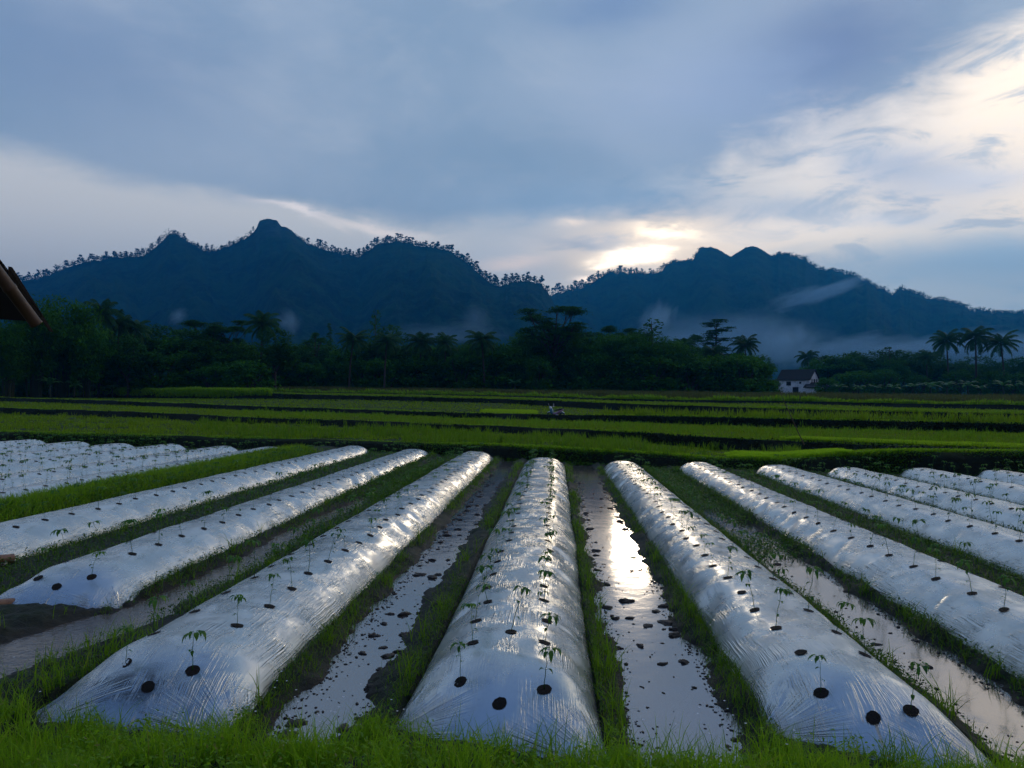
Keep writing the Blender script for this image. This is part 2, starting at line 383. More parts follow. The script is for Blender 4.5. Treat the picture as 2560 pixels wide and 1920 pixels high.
def film_mat():
    m, q, b = mat('silver_film', (.60, .63, .69), .30, .90, .5)
    uvn = q.n('ShaderNodeUVMap'); uvn.uv_map = 'UVMap'
    sp = q.n('ShaderNodeSeparateXYZ'); q.l(uvn.outputs[0], sp.inputs[0]); s_, t_ = sp.outputs[0], sp.outputs[1]
    oi = q.n('ShaderNodeObjectInfo'); off = q.m('MULTIPLY', oi.outputs['Random'], 37.0)
    warp = q.noise(q.comb(s_, t_, off), 3.0, 2, .5)
    sw = q.m('ADD', s_, q.m('MULTIPLY', warp, .035))
    # taut pleats running along the bed, in bunches
    pl = q.noise(q.comb(q.m('MULTIPLY', sw, 60.0), q.m('MULTIPLY', t_, 1.5), off), 1.0, 2, .5)
    pl2 = q.noise(q.comb(q.m('MULTIPLY', q.m('ADD', sw, q.m('MULTIPLY', t_, .12)), 110.0), q.m('MULTIPLY', t_, 3.0), off), 1.0, 2, .5)
    ridge = q.m('ABSOLUTE', q.m('SUBTRACT', pl, .5))
    ridge2 = q.m('ABSOLUTE', q.m('SUBTRACT', pl2, .5))
    mk = q.ss(q.noise(q.comb(q.m('MULTIPLY', s_, 3.2), q.m('MULTIPLY', t_, 2.2), off), 1.0, 3, .6), .46, .60)
    mk2 = q.ss(q.noise(q.comb(q.m('MULTIPLY', s_, 5.0), q.m('MULTIPLY', t_, 3.0), q.m('ADD', off, 9.0)), 1.0, 2, .5), .46, .62)
    ed = q.n('ShaderNodeAttribute'); ed.attribute_name = 'pleat'
    mk = q.m('MAXIMUM', mk, ed.outputs['Fac'])
    crumple = q.noise(q.comb(s_, t_, off), 11.0, 5, .6, .6)
    h = q.m('ADD', q.m('MULTIPLY', ridge, q.m('MULTIPLY', mk, 1.5)), q.m('MULTIPLY', ridge2, q.m('MULTIPLY', mk2, .6)))
    fa = q.n('ShaderNodeAttribute'); fa.attribute_name = 'fana'; fm = q.n('ShaderNodeAttribute'); fm.attribute_name = 'fanm'
    fn = q.noise(q.comb(q.m('MULTIPLY', fa.outputs['Fac'], 10.0), off, 0.0), 1.0, 3, .6)
    h = q.m('ADD', h, q.m('MULTIPLY', q.m('ABSOLUTE', q.m('SUBTRACT', fn, .5)), q.m('MULTIPLY', fm.outputs['Fac'], q.m('MULTIPLY', q.ss(q.noise(q.comb(s_, t_, off), 4.0, 2, .5), .40, .60), 8.0))))
    h = q.m('ADD', h, q.m('MULTIPLY', crumple, .12))
    # water drops
    vo = q.n('ShaderNodeTexVoronoi'); vo.inputs['Scale'].default_value = 60; vo.inputs['Randomness'].default_value = 1
    q.l(q.comb(s_, t_, off), vo.inputs['Vector'])
    vc = q.n('ShaderNodeSeparateXYZ'); q.l(vo.outputs['Color'], vc.inputs[0])
    drop = q.m('MULTIPLY', q.ss(vo.outputs['Distance'], .32, .12), q.ss(vc.outputs[0], .90, .93))
    drop = q.m('MULTIPLY', drop, q.ss(q.noise(q.comb(s_, t_, off), 2.2, 2, .5), .47, .60))
    h = q.m('ADD', h, q.m('MULTIPLY', drop, .25))
    bump(q, b, h, 1.0, .0135)
    n5 = q.noise(q.comb(s_, t_, off), 1.7, 5, .65)
    cc = q.mix(q.ss(n5, .3, .7), (.46, .50, .50), (.62, .65, .64))
    # dust and dried mud splashes
    dirt = q.ss(q.noise(q.comb(s_, t_, q.m('ADD', off, 4.0)), 6.0, 7, .75), .60, .74)
    cc = q.mix(q.m('MULTIPLY', dirt, .45), cc, (.22, .19, .16))
    q.l(cc, b.inputs['Base Color'])
    q.l(q.m('ADD', .20, q.m('ADD', q.m('MULTIPLY', n5, .14), q.m('MULTIPLY', dirt, .25))), b.inputs['Roughness'])
    return m
M['film'] = film_mat()

# ------------------------------------------------------------ terraces (curves read off the photo, turned into world points)
U = np.array([-1500, -400, 0, 290, 640, 930, 1280, 1570, 1800, 1950, 2250, 2560, 3000, 4300], float)
# v of the top line of each bank, its distance, and its thickness in px
E = {
 1: dict(v=[1075, 1076, 1079, 1086, 1096, 1103, 1116, 1131, 1148, 1150, 1128, 1129, 1130, 1140], d=[29, 27.5, 26.9, 26.0, 25.4, 25.4, 23.0, 21.4, 21.0, 20.7, 20.2, 19.9, 19.7, 19]),
 2: dict(v=[995, 1008, 1019.5, 1028, 1043, 1053, 1067, 1079, 1093, 1100, 1114, 1125, 1125, 1130], d=[60, 52, 46, 43, 39, 36, 33, 31, 29, 28, 25, 22.6, 22, 21.5], h=[12, 12, 13, 13, 13, 13, 14, 22, 26, 24, 9, 4, 4, 4]),
 3: dict(v=[985, 985, 993.5, 1002, 1015, 1024, 1035, 1038, 1042, 1046, 1052, 1059, 1060, 1060], d=[90, 82, 75, 70, 58, 53, 48, 46, 44, 42, 39, 36, 34, 33], h=[9, 9, 9, 10, 11, 11, 13, 16, 19, 20, 20, 20, 20, 20]),
 4: dict(v=[970, 975, 980, 977, 983, 990, 998, 1009, 1017, 1022, 1029, 1035.5, 1036, 1036], d=[118, 112, 105, 98, 82, 76, 70, 66, 62, 60, 56, 52, 50, 48], h=[12, 12, 12, 16, 12, 9, 10, 17, 20, 20, 19, 17, 17, 17]),
 5: dict(v=[969, 972, 977, 976, 978, 982, 989, 997, 1001, 1002, 1008, 1012, 1012, 1012], d=[130, 124, 118, 112, 100, 94, 88, 84, 81, 80, 76, 72, 70, 68], h=[2, 2, 2, 2, 3, 3, 4, 6, 7, 6, 10, 12, 12, 12]),
}
def cur(i, k, u): return np.interp(u, U, E[i][k])
def col_points(u):
    """polyline (d, z) of the ground along the line of sight azimuth u"""
    out = []
    d1 = cur(1, 'd', u); z1 = float(at(u, cur(1, 'v', u), d1)[2])
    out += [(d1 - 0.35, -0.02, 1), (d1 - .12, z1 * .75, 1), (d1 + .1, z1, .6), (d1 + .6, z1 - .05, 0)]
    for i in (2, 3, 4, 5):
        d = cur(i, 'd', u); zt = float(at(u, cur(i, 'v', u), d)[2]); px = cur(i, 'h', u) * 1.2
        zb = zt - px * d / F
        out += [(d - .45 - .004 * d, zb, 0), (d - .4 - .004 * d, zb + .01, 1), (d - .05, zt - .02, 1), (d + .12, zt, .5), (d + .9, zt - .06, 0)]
    dE = max(122, d + 8)
    out += [(dE, 2.35 + .3 * np.clip((600 - u) / 600, 0, 1), 0), (200, 3.0, 0), (420, 5.0, 0), (900, 9, 0), (6000, 9, 0)]
    return out
us = np.unique(np.concatenate([np.linspace(-1500, -100, 60), np.linspace(-100, 2660, 700), np.linspace(2660, 4300, 60)]))
rows = None; TV = []; TA = []; TU = []
cols_pl = []
for u in us:
    r0 = ray(u, 1000); k = r0[0] / r0[1]
    pl = np.array(col_points(u)); cols_pl.append(pl)
COLS = np.array(cols_pl)                       # (nu, nrow, 3): d, z, riser
# subdivide between rows
def subdiv(A):
    out = [A[:, :1]]
    for i in range(A.shape[1] - 1):
        n = 5 if i in (3, 8, 13, 18) else (3 if i >= 23 else 2)
        for j in range(1, n + 1): out.append(A[:, i:i + 1] * (1 - j / n) + A[:, i + 1:i + 2] * j / n)
    return np.concatenate(out, 1)
TG = subdiv(COLS)
slope = np.array([ray(u, 1000)[0] / ray(u, 1000)[1] for u in us])
Xg = slope[:, None] * TG[:, :, 0]; Yg = TG[:, :, 0]
nz = fbm(Xg * .8, Yg * .8, 4, 3) * np.where(Yg < 130, .07 + .03 * np.clip((Yg - 20) / 60, 0, 1), .3)
edge_wob = fbm(Xg * .35, Yg * .15, 3, 11) * np.clip(TG[:, :, 2] * 2, 0, 1) * .35
Zg = TG[:, :, 1] + nz * (1 - .3 * TG[:, :, 2]); Yg2 = Yg + edge_wob
nu, nr = Xg.shape
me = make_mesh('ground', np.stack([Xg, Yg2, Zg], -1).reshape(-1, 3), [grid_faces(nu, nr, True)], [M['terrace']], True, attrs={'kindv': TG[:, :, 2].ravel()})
tag(obj('ground', me), kind='structure')
def ground_far(x, y):
    """height of the terraced ground"""
    sl = x / y
    j = np.interp(sl, slope, np.arange(len(us)))
    j0 = np.clip(np.floor(j).astype(int), 0, len(us) - 2) if np.ndim(j) else min(int(j), len(us) - 2)
    if np.ndim(sl) == 0:
        return float(np.interp(y, COLS[j0, :, 0], COLS[j0, :, 1]))
    z = np.empty(len(sl)); 
    order = np.argsort(j0); js, st = np.unique(j0[order], return_index=True); st = list(st) + [len(order)]
    for k, jj in enumerate(js):
        idx = order[st[k]:st[k + 1]]; z[idx] = np.interp(y[idx], COLS[jj, :, 0], COLS[jj, :, 1])
    return z

# ------------------------------------------------------------ mulched beds
def yend(x):                                    # where the beds stop (bank foot)
    return np.interp(x, [-40, -18, -16, -14.2, -12.3, -10.5, -8.9, -6.5, -4.4, -2.35, -.3, 1.7, 3.6, 5.45, 7.1, 8.7, 10.4, 30],
                     [27, 25.6, 25.1, 24.5, 24.2, 23.9, 23.7, 24.6, 23.8, 22.7, 20.9, 20.2, 20.0, 19.6, 19.4, 19.2, 19.1, 18])
H = .335
# name, left/right foot x, y of left/right near corners, label
BEDS = [
 ('c', -.87, .27, 4.24, 3.86, 'silver film bed in the middle, pointing straight away, flooded furrows on both sides'),
 ('l1', -2.93, -1.77, 4.16, 4.06, 'silver film bed next left of the middle one, its near end on the front grass'),
 ('l2', -4.92, -3.86, 6.15, 6.45, 'silver film bed two left of the middle, dark blue near end by a bamboo pole'),
 ('l3', -7.0, -5.95, 7.4, 7.6, 'silver film bed along the green weed strip, nearer side of the strip'),
 ('l4', -9.4, -8.35, 8.0, 8.0, 'silver film bed directly beyond the green weed strip'),
 ('l5', -11.0, -9.95, 9, 9, 'silver film bed, second beyond the green weed strip'),
 ('l6', -12.85, -11.8, 10, 10, 'silver film bed, third beyond the green weed strip'),
 ('l7', -14.7, -13.65, 11, 11, 'silver film bed, fourth beyond the green weed strip'),
 ('l8', -16.6, -15.55, 12, 12, 'silver film bed, fifth beyond the green weed strip'),
 ('l9', -18.45, -17.4, 13, 13, 'silver film bed farthest left beyond the weed strip, only its tip showing'),
 ('r1', 1.22, 2.24, 4.36, 3.74, 'silver film bed next right of the middle one, near end in the front grass'),
 ('r2', 3.1, 4.12, 3.2, 3.2, 'silver film bed two right of the middle, across the bright strip of water'),
 ('r3', 4.95, 5.95, 3.6, 3.6, 'silver film bed third right of the middle'),
 ('r4', 6.6, 7.6, 4.2, 4.2, 'silver film bed fourth right of the middle'),
 ('r5', 8.25, 9.2, 5.0, 5.0, 'silver film bed fifth right of the middle'),
 ('r6', 9.95, 10.9, 6.0, 6.0, 'silver film bed farthest right, at the foot of the leafy bank'),
]
FLARE = {'l1': (.26, .04), 'l2': (.16, .10), 'c': (.08, .05), 'r1': (.03, .10)}
def bed_prof(s): return (1 - np.abs(s) ** 3.0) ** .86
class Bed: pass
beds = {}
ORD = ['first', 'second', 'third', 'fourth', 'fifth', 'sixth', 'seventh', 'eighth', 'ninth', 'tenth', 'eleventh', 'twelfth', 'thirteenth', 'fourteenth', 'fifteenth', 'sixteenth',
       'seventeenth', 'eighteenth', 'nineteenth', 'twentieth', 'twenty-first', 'twenty-second', 'twenty-third', 'twenty-fourth', 'twenty-fifth', 'twenty-sixth', 'twenty-seventh',
       'twenty-eighth', 'twenty-ninth', 'thirtieth', 'thirty-first', 'thirty-second', 'thirty-third', 'thirty-fourth', 'thirty-fifth', 'thirty-sixth', 'thirty-seventh', 'thirty-eighth']
SHORT = {'c': 'the middle bed', 'l1': 'the bed next left of the middle', 'l2': 'the bed with the dark blue end', 'l3': 'the bed before the weed strip',
         'l4': 'the bed just beyond the weed strip', 'l5': 'the second bed past the weed strip', 'l6': 'the third bed past the weed strip', 'l7': 'the fourth bed past the weed strip',
         'l8': 'the fifth bed past the weed strip', 'l9': 'the last bed past the weed strip', 'r1': 'the bed next right of the middle', 'r2': 'the second bed right of the middle',
         'r3': 'the third bed right of the middle', 'r4': 'the fourth bed right of the middle', 'r5': 'the fifth bed right of the middle', 'r6': 'the farthest right bed'}
def bed_height(b, x, y):
    """film height at world x, y (arrays)"""
    xc, hw = b.xc, b.hw
    wv = 1 + .035 * fbm(y * .8, y * 0 + b.seed, 3, b.seed)
    s = (x - xc) / (hw * wv)
    yn = b.yl + (b.yr - b.yl) * (s * .5 + .5); yf = yend(xc)
    t0 = np.clip((y - yn) / .62, 0, 1); t1 = np.clip((yf - y) / .5, 0, 1)
    g0 = (1 - (1 - t0) ** 1.7) ** .85; g1 = (1 - (1 - t1) ** 2.2) ** .8
    ss_ = np.clip(np.abs(s), 0, 1)
    end = np.minimum(g0, g1)
    # near the ends the plan gets rounder
    z = H * b.hh * bed_prof(ss_) * end * (1 - .013 * np.clip(y - 5, 0, 30))
    lump = fbm(x * 2.6, y * 1.7, 3, b.seed + 5) * .012 + fbm(x * 8, y * 6, 2, b.seed + 9) * .003
    side = np.exp(-((ss_ - .72) / .16) ** 2)
    dent = -np.clip(fbm(x * 1.5 + 7, y * 2.4, 2, b.seed + 13) - .25, 0, 1) * .09 * side
    return z + (lump + dent) * np.clip(z / .12, 0, 1) + .005
for bi, (key, xl, xr, yl, yr, lab) in enumerate(BEDS):
    b = Bed(); b.key = key; b.xc = (xl + xr) / 2; b.hw = (xr - xl) / 2; b.yl, b.yr = yl, yr; b.seed = 100 + bi * 7; b.hh = 1 + .05 * math.sin(bi * 2.3); b.label = lab
    beds[key] = b
    near = key in ('c', 'l1', 'r1', 'l2', 'r2')
    fl_ = {'l1': (.26, .04), 'l2': (.16, .10), 'c': (.08, .05), 'r1': (.03, .10)}.get(key, (.05, .05))
    ns = 90 if near else 44
    yf = yend(b.xc); y0 = min(yl, yr)
    # rows, geometric towards the far end
    ny = int(math.log(yf / y0) / (.0045 if near else .009))
    tt = np.linspace(0, 1, ny)
    S = np.linspace(-1, 1, ns); S = np.sign(S) * (1 - (1 - np.abs(S)) ** 1.15)
    wv_y = lambda y: 1 + .035 * fbm(y * .8, y * 0 + b.seed, 3, b.seed)
    yn = b.yl + (b.yr - b.yl) * (S * .5 + .5)
    Yb = yn[None, :] * (yf / yn[None, :]) ** tt[:, None]
    # round the plan at the far end
    Sx = S[None, :] * (1 - .35 * np.clip(1 - (yf - Yb) / .45, 0, 1) ** 2) * (1 + np.where(S[None, :] < 0, fl_[0], fl_[1]) * np.clip(1 - (Yb - yn[None, :]) / .9, 0, 1) ** 1.5)
    Xb = b.xc + Sx * b.hw * wv_y(Yb)
    # heights by the parametric s so the skirt closes cleanly
    t0 = np.clip((Yb - yn[None, :]) / .62, 0, 1); t1 = np.clip((yf - Yb) / .5, 0, 1)
    end = np.minimum((1 - (1 - t0) ** 1.7) ** .85, (1 - (1 - t1) ** 2.2) ** .8)
    pr = bed_prof(np.abs(S))[None, :]
    Zb = H * b.hh * pr * end * (1 - .013 * np.clip(Yb - 5, 0, 30))
    lump = fbm(Xb * 2.6, Yb * 1.7, 3, b.seed + 5) * .012 + fbm(Xb * 8, Yb * 6, 2, b.seed + 9) * .003
    dent = -np.clip(fbm(Xb * 1.5 + 7, Yb * 2.4, 2, b.seed + 13) - .25, 0, 1) * .09 * np.exp(-((np.abs(S)[None, :] - .72) / .16) ** 2)
    Zb = Zb + (lump + dent) * np.clip(Zb / .12, 0, 1) + .005
    # loose film fluting along the two feet and fans at the near corners
    foot = np.clip((np.abs(S)[None, :] - .72) / .28, 0, 1)
    arc = np.concatenate([[0], np.cumsum(np.hypot(np.diff(b.xc + S * b.hw), np.diff(H * bed_prof(np.abs(S)))))])
    uvs = np.stack([np.broadcast_to(arc[None, :], Yb.shape), Yb * 1.0 + Zb * .6], -1)
    pleat = np.clip(foot * 1.2 - .2, 0, 1) * .55 + np.clip(1 - (Yb - yn[None, :]) / .5, 0, 1) * np.clip(np.abs(S)[None, :] * 1.8 - .5, .15, 1) * .9
    ynr = yn[None, :]; xe = np.abs(Xb - b.xc); hwn = b.hw * 1.08
    ang = np.arctan2(Yb - ynr + Zb * .8, np.maximum(hwn - xe, -.02) + .03); rad = np.hypot(Yb - ynr + Zb * .8, hwn - xe)
    fanm = np.clip(1.15 - rad / .58, 0, 1) * np.clip(rad / .08, 0, 1) * (near and key != 'r2')
    # sink the rim into the soil
    Zb[:, 0] = -.03; Zb[:, -1] = -.03; Zb[0, :] = -.03; Zb[-1, :] = -.03
    root = empty('mulched_bed', (b.xc, y0, 0)); tag(root, lab, 'bed', 'film covered vegetable beds')
    V = np.stack([Xb - b.xc, Yb - y0, Zb], -1).reshape(-1, 3)
    me = make_mesh('plastic_film', V, [grid_faces(ny, ns)], [M['film']], True, uv=uvs.reshape(-1, 2), attrs={'pleat': np.clip(pleat, 0, 1).ravel(), 'fana': (ang + 4 * (Xb > b.xc)).ravel(), 'fanm': fanm.ravel()})
    obj('plastic_film', me, root); b.root = root; b.y0 = y0

# planting holes and seedlings
def hole_mesh(seed):
    r = np.random.default_rng(seed); n = 18; a = np.arange(n) * 2 * math.pi / n
    rad = .040 * (1 + r.uniform(-.05, .05, n)); V = [[0, 0, -.001]]
    for k, (f, z) in enumerate(((.45, -.001), (.8, -.001), (1.0, -.001))):
        for i in range(n): V.append([math.cos(a[i]) * rad[i] * f, math.sin(a[i]) * rad[i] * f, z + r.uniform(-.001, .002) * (f < .99)])
    T = [(0, 1 + i, 1 + (i + 1) % n) for i in range(n)]; Q = []
    for k in range(2):
        for i in range(n): Q.append((1 + k * n + i, 1 + (k + 1) * n + i, 1 + (k + 1) * n + (i + 1) % n, 1 + k * n + (i + 1) % n))
    return make_mesh('planting_hole', V, [np.array(Q), np.array(T)], [M['hole']], True)
HOLES = [hole_mesh(i) for i in range(4)]

def seedling_parts(seed, simple=False):
    r = np.random.default_rng(seed)
    h = r.uniform(.20, .29); lean = r.uniform(-.05, .05, 2); n = 7
    t = np.linspace(0, 1, n); wob = r.uniform(-.012, .012, (n, 2)); wob[0] = 0
    P = np.stack([lean[0] * t ** 1.6 + wob[:, 0] * t, lean[1] * t ** 1.6 + wob[:, 1] * t, h * t], 1)
    st = MB(); st.tube(P, np.linspace(.0026, .0014, n), 4 if simple else 5)
    lf = MB()
    def leaf(base, ang, L, W, droop, pet=.02):
        d = np.array([math.cos(ang), math.sin(ang), 0]); sd_ = np.array([-math.sin(ang), math.cos(ang), 0])
        k = 5; pts = []; pos = base.copy(); el_ = .35
        pts.append(pos.copy())
        pos = pos + d * pet + np.array([0, 0, pet * .5]); ctr = [pos.copy()]
        for i in range(k - 1):
            el_ -= droop / (k - 1); pos = pos + (d * math.cos(el_) + np.array([0, 0, math.sin(el_)])) * L / (k - 1); ctr.append(pos.copy())
        w = np.array([.12, .8, 1.0, .62, .03]) * W / 2
        V = []
        for i in range(k):
            V += [ctr[i] - sd_ * w[i] + np.array([0, 0, w[i] * .45]), ctr[i], ctr[i] + sd_ * w[i] + np.array([0, 0, w[i] * .45])]
        Q = []
        for i in range(k - 1):
            Q += [(3 * i, 3 * i + 1, 3 * i + 4, 3 * i + 3), (3 * i + 1, 3 * i + 2, 3 * i + 5, 3 * i + 4)]
        lf.add(V, Q)
        if not simple: st.tube(np.array([base, ctr[0]]), .0009, 3, False)
    top = P[-1]
    a0 = r.uniform(0, 6.28); nt = r.integers(6, 10)
    for i in range(nt): leaf(top - np.array([0, 0, r.uniform(0, .018)]), a0 + i * 6.28 / nt + r.uniform(-.4, .4), r.uniform(.05, .085), r.uniform(.020, .032), r.uniform(1.3, 2.2))
    for i in range(r.integers(1, 4)):
        k = r.integers(2, 6); leaf(P[k], r.uniform(0, 6.28), r.uniform(.028, .05), r.uniform(.016, .026), r.uniform(.9, 2.0), .012)
    return st, lf
SEED = []
for i in range(7):
    st, lf = seedling_parts(40 + i)
    SEED.append((st.mesh('stem', [M['seedling']]), lf.mesh('leaves', [M['seedling']]), st, lf))
cam_v = np.array(CAM)
spots = []
for key, b in beds.items():
    yf = yend(b.xc) - .35; r = np.random.default_rng(b.seed + 3)
    yn0 = (b.yl + b.yr) / 2
    hl = []
    if key in ('c', 'l1', 'r1', 'l2'):
        yc = yn0
        hl.append((0, 0.0, b.yl * .5 + b.yr * .5 + .20, False, 'mid'))
    start = yn0 + (.32 if key in ('c', 'l1', 'r1', 'l2') else .4)
    y = start; k = 0
    while y < yf:
        for row, sx in ((0, -.40), (1, .40)):
            yy = y + (b.yr - b.yl) * sx * .5 + (0.0 if k == 0 else (.24 if row else 0)) + r.uniform(-.03, .03)
            if yy < yf: hl.append((row, sx + r.uniform(-.05, .05), yy, r.uniform() < .93, k))
        y += (.40 if k == 0 else .5) + r.uniform(-.02, .02); k += 1
    if key == 'c':
        hl.append((0, .03, 5.05, True, 'x'))
    for (row, s, yy, plant, k) in hl:
        x = b.xc + s * b.hw
        e = .03
        X = np.array([x, x + e, x - e, x, x]); Y = np.array([yy, yy, yy, yy + e, yy - e])
        z = bed_height(b, X, Y)
        nrm = Vector((-(z[1] - z[2]) / (2 * e), -(z[3] - z[4]) / (2 * e), 1)).normalized()
        o = obj('planting_hole', HOLES[int(r.integers(0, 4))], b.root, (x - b.xc, yy - b.y0, z[0] + .0055))
        q_ = nrm.to_track_quat('Z', 'Y'); q_.rotate(Matrix.Identity(3).to_quaternion())
        o.rotation_euler = (q_.to_matrix() @ Matrix.Rotation(r.uniform(0, 6.28), 3, 'Z')).to_euler()
        ky = r.uniform(.92, 1.15); o.scale = (ky, 1 / ky, 1)
        if plant: spots.append((np.hypot(x, yy), key, row, k, x, yy, z[0] + .006))
spots.sort(key=lambda t: t[0])
vis = []
for sp_ in spots:
    r0 = RM.T @ (np.array([sp_[4], sp_[5], sp_[6]]) - cam_v)
    uu = 1280 + F * r0[0] / -r0[2]
    vis.append(-60 < uu < 2620)
r = np.random.default_rng(5)
nplaced = 0; rest = MB(); protos = {}
order_in_row = {}
for sp_, vv in zip(spots, vis):
    dist, key, row, k, x, y, z = sp_
    i = int(r.integers(0, 7)); sc = r.uniform(.75, 1.15) * (1 if dist > 6 else .95); rz = r.uniform(0, 6.28)
    if not vv and dist < 12: continue
    if vv and nplaced < 300:
        cnt = order_in_row.get((key, row), 0); order_in_row[(key, row)] = cnt + 1
        rowname = 'left' if row == 0 else 'right'
        w = ORD[cnt] if cnt < len(ORD) else 'far'
        lab = f'seedling {w} from the front, {rowname} row of {SHORT[key]}'
        if k == 'x': lab = 'lone chili seedling standing between the two rows of the middle bed'; order_in_row[(key, row)] = cnt
        if i not in protos:
            root = empty('chili_seedling'); protos[i] = root
            obj('stem', SEED[i][0], root); obj('leaves', SEED[i][1], root)
            root.location = (x, y, z); root.rotation_euler = (0, 0, rz); root.scale = (sc, sc, sc)
            tag(root, lab, 'seedling', 'chili seedlings in the film beds')
        else:
            dup(protos[i], (x, y, z), rz, (sc, sc, sc), lab, 'seedling', 'chili seedlings in the film beds', (r.uniform(-.2, .2), r.uniform(-.2, .2)))
        nplaced += 1
    else:
        st, lf = SEED[i][2], SEED[i][3]
        cs, sn = math.cos(rz), math.sin(rz); Rz = np.array([[cs, -sn, 0], [sn, cs, 0], [0, 0, 1]])
        for mb_ in (st, lf):
            V = np.vstack(mb_.V) @ Rz.T * sc + np.array([x, y, z])
            rest.add(V, np.vstack(mb_.Q) if mb_.Q else None, np.vstack(mb_.T) if mb_.T else None)
if rest.n: tag(obj('distant_seedlings', rest.mesh('distant_seedlings', [M['seedling']])), kind='stuff')

# ------------------------------------------------------------ near field soil, water
def bed_mask(x, y):
    m_ = np.zeros_like(x)
    for b in beds.values():
        d = (np.abs(x - b.xc) - b.hw); m_ = np.maximum(m_, np.clip(1 - d / .12, 0, 1) * (y > b.y0 - .1))
    return m_
WET = [(-1.77, -.87), (.27, 1.22), (2.24, 3.10)]
def furrow_z(x, y):
    """soil height of the near field"""
    z = np.full_like(x, .03)
    veg = np.full_like(x, .8)
    for i, (a, c2) in enumerate(WET):
        mid = (a + c2) / 2; hw = (c2 - a) / 2; s = np.clip(np.abs(x - mid) / hw, 0, 3)
        ins = s < 1
        core = hw - (.27 if i == 0 else .19) - .10 * fbm(y * 2.2, (x > mid) * 5.0 + i, 4, 50 + i)
        d = np.abs(x - mid + (.06 if i == 0 else -.0)) - core
        dz = np.where(d < 0, -.035, np.clip(d / .2, 0, 1) * .09 - .012)
        z = np.where(ins, dz, z); veg = np.where(ins, np.clip(d / .10, 0, 1) * .9, veg)
    # muddy stream between the two left beds
    ins = (x > -3.92) & (x < -2.94)
    d = np.abs(x + 3.50 + .05 * np.sin(y * 1.3)) - (.20 - .012 * np.clip(y - 5, 0, 12))
    z = np.where(ins, np.where(d < 0, -.03, np.clip(d / .2, 0, 1) * .08 - .01), z); veg = np.where(ins, np.clip(d / .2, 0, 1) * .7, veg)
    # stream opens out in front of the second left bed
    ins = (x > -6.3) & (x <= -2.9) & (y < 6.6)
    d = np.abs((x + 3.50) + (y - 6.6) * -.28) - .30
    z2 = np.where(d < 0, -.03, np.clip(d / .3, 0, 1) * .10 - .01)
    k = np.clip((6.6 - y) / .4, 0, 1) * ins
    z = z * (1 - k) + z2 * k; veg = veg * (1 - k) + np.clip(d / .3, 0, 1) * k
    # weed strip ridge
    s = np.clip(1 - ((x + 7.67) / .68) ** 2, 0, 1); z = z + .15 * s ** .6
    # front bank
    yb = 4.0 + .10 * fbm(x * 1.2, x * 0, 3, 71) - .15 * np.clip((np.abs(x - 2.7) < .5) * 1.0, 0, 1) + np.where(x < -3.1, -.05, 0)
    t = np.clip((yb - y) / .45, 0, 1); fb = t * t * (3 - 2 * t)
    z = z * (1 - fb) + fb * (.09 + .20 * np.clip((yb - y) / 1.6, 0, 1)); veg = np.maximum(veg, fb)
    n = fbm(x * 5, y * 5, 4, 61) * .026 + fbm(x * 17, y * 17, 3, 67) * .020
    z = z + n
    for b in beds.values():
        fl_ = FLARE.get(b.key, (.05, .05)); sx = (x - b.xc) / b.hw; yn_ = b.yl + (b.yr - b.yl) * (np.clip(sx, -1, 1) * .5 + .5)
        lim = (1 + np.where(sx < 0, fl_[0], fl_[1]) * np.clip(1 - (y - yn_) / .9, 0, 1) ** 1.5) * (1 + .035 * fbm(y * .8, y * 0 + b.seed, 3, b.seed)) - .015
        ins = (np.abs(sx) < lim) & (y > yn_ + .01) & (y < yend(b.xc) + .1)
        z = np.where(ins, np.minimum(z, -.03), z)
    return z, veg
xs = np.unique(np.concatenate([-5.2 - np.geomspace(.04, 45, 110), np.arange(-5.2, 4.4, .026), 4.4 + np.geomspace(.04, 40, 90)]))
ts = np.concatenate([np.linspace(-30, 2.6, 24), ])
yy_near = np.concatenate([np.linspace(-30, 1.5, 16), np.linspace(1.7, 3.1, 12)])
nrow = 320
tt = np.linspace(0, 1, nrow)
ye = np.interp(xs / (yend(xs)), slope, [cur(1, 'd', u) for u in us]) + .05
YY = np.concatenate([np.broadcast_to(yy_near[:, None], (len(yy_near), len(xs))), 3.2 * (ye[None, :] / 3.2) ** tt[:, None]], 0)
XX = np.broadcast_to(xs[None, :], YY.shape)
ZZ, VG = furrow_z(XX, YY)
me = make_mesh('field_soil', np.stack([XX, YY, ZZ], -1).reshape(-1, 3), [grid_faces(YY.shape[0], len(xs))], [M['soil']], True, attrs={'veg': VG.ravel()})
tag(obj('field_soil', me), kind='structure')
wb_ = MB()
for a, c2 in WET: wb_.add([[a - .02, 3.4, 0], [c2 + .02, 3.4, 0], [c2 + .02, yend(c2) + .3, 0], [a - .02, yend(a) + .3, 0]], [(0, 1, 2, 3)])
tag(obj('water', wb_.mesh('water', [M['water']], False)), kind='structure')
wb_ = MB(); wb_.add([[-7, 3.2, 0], [-2.92, 3.2, 0], [-2.92, 20.5, 0], [-3.94, 21, 0], [-3.94, 6.6, 0], [-7, 6.6, 0]], [(0, 1, 4, 5), (1, 2, 3, 4)])
tag(obj('muddy_water', wb_.mesh('muddy_water', [M['mudwater']], False)), kind='structure')

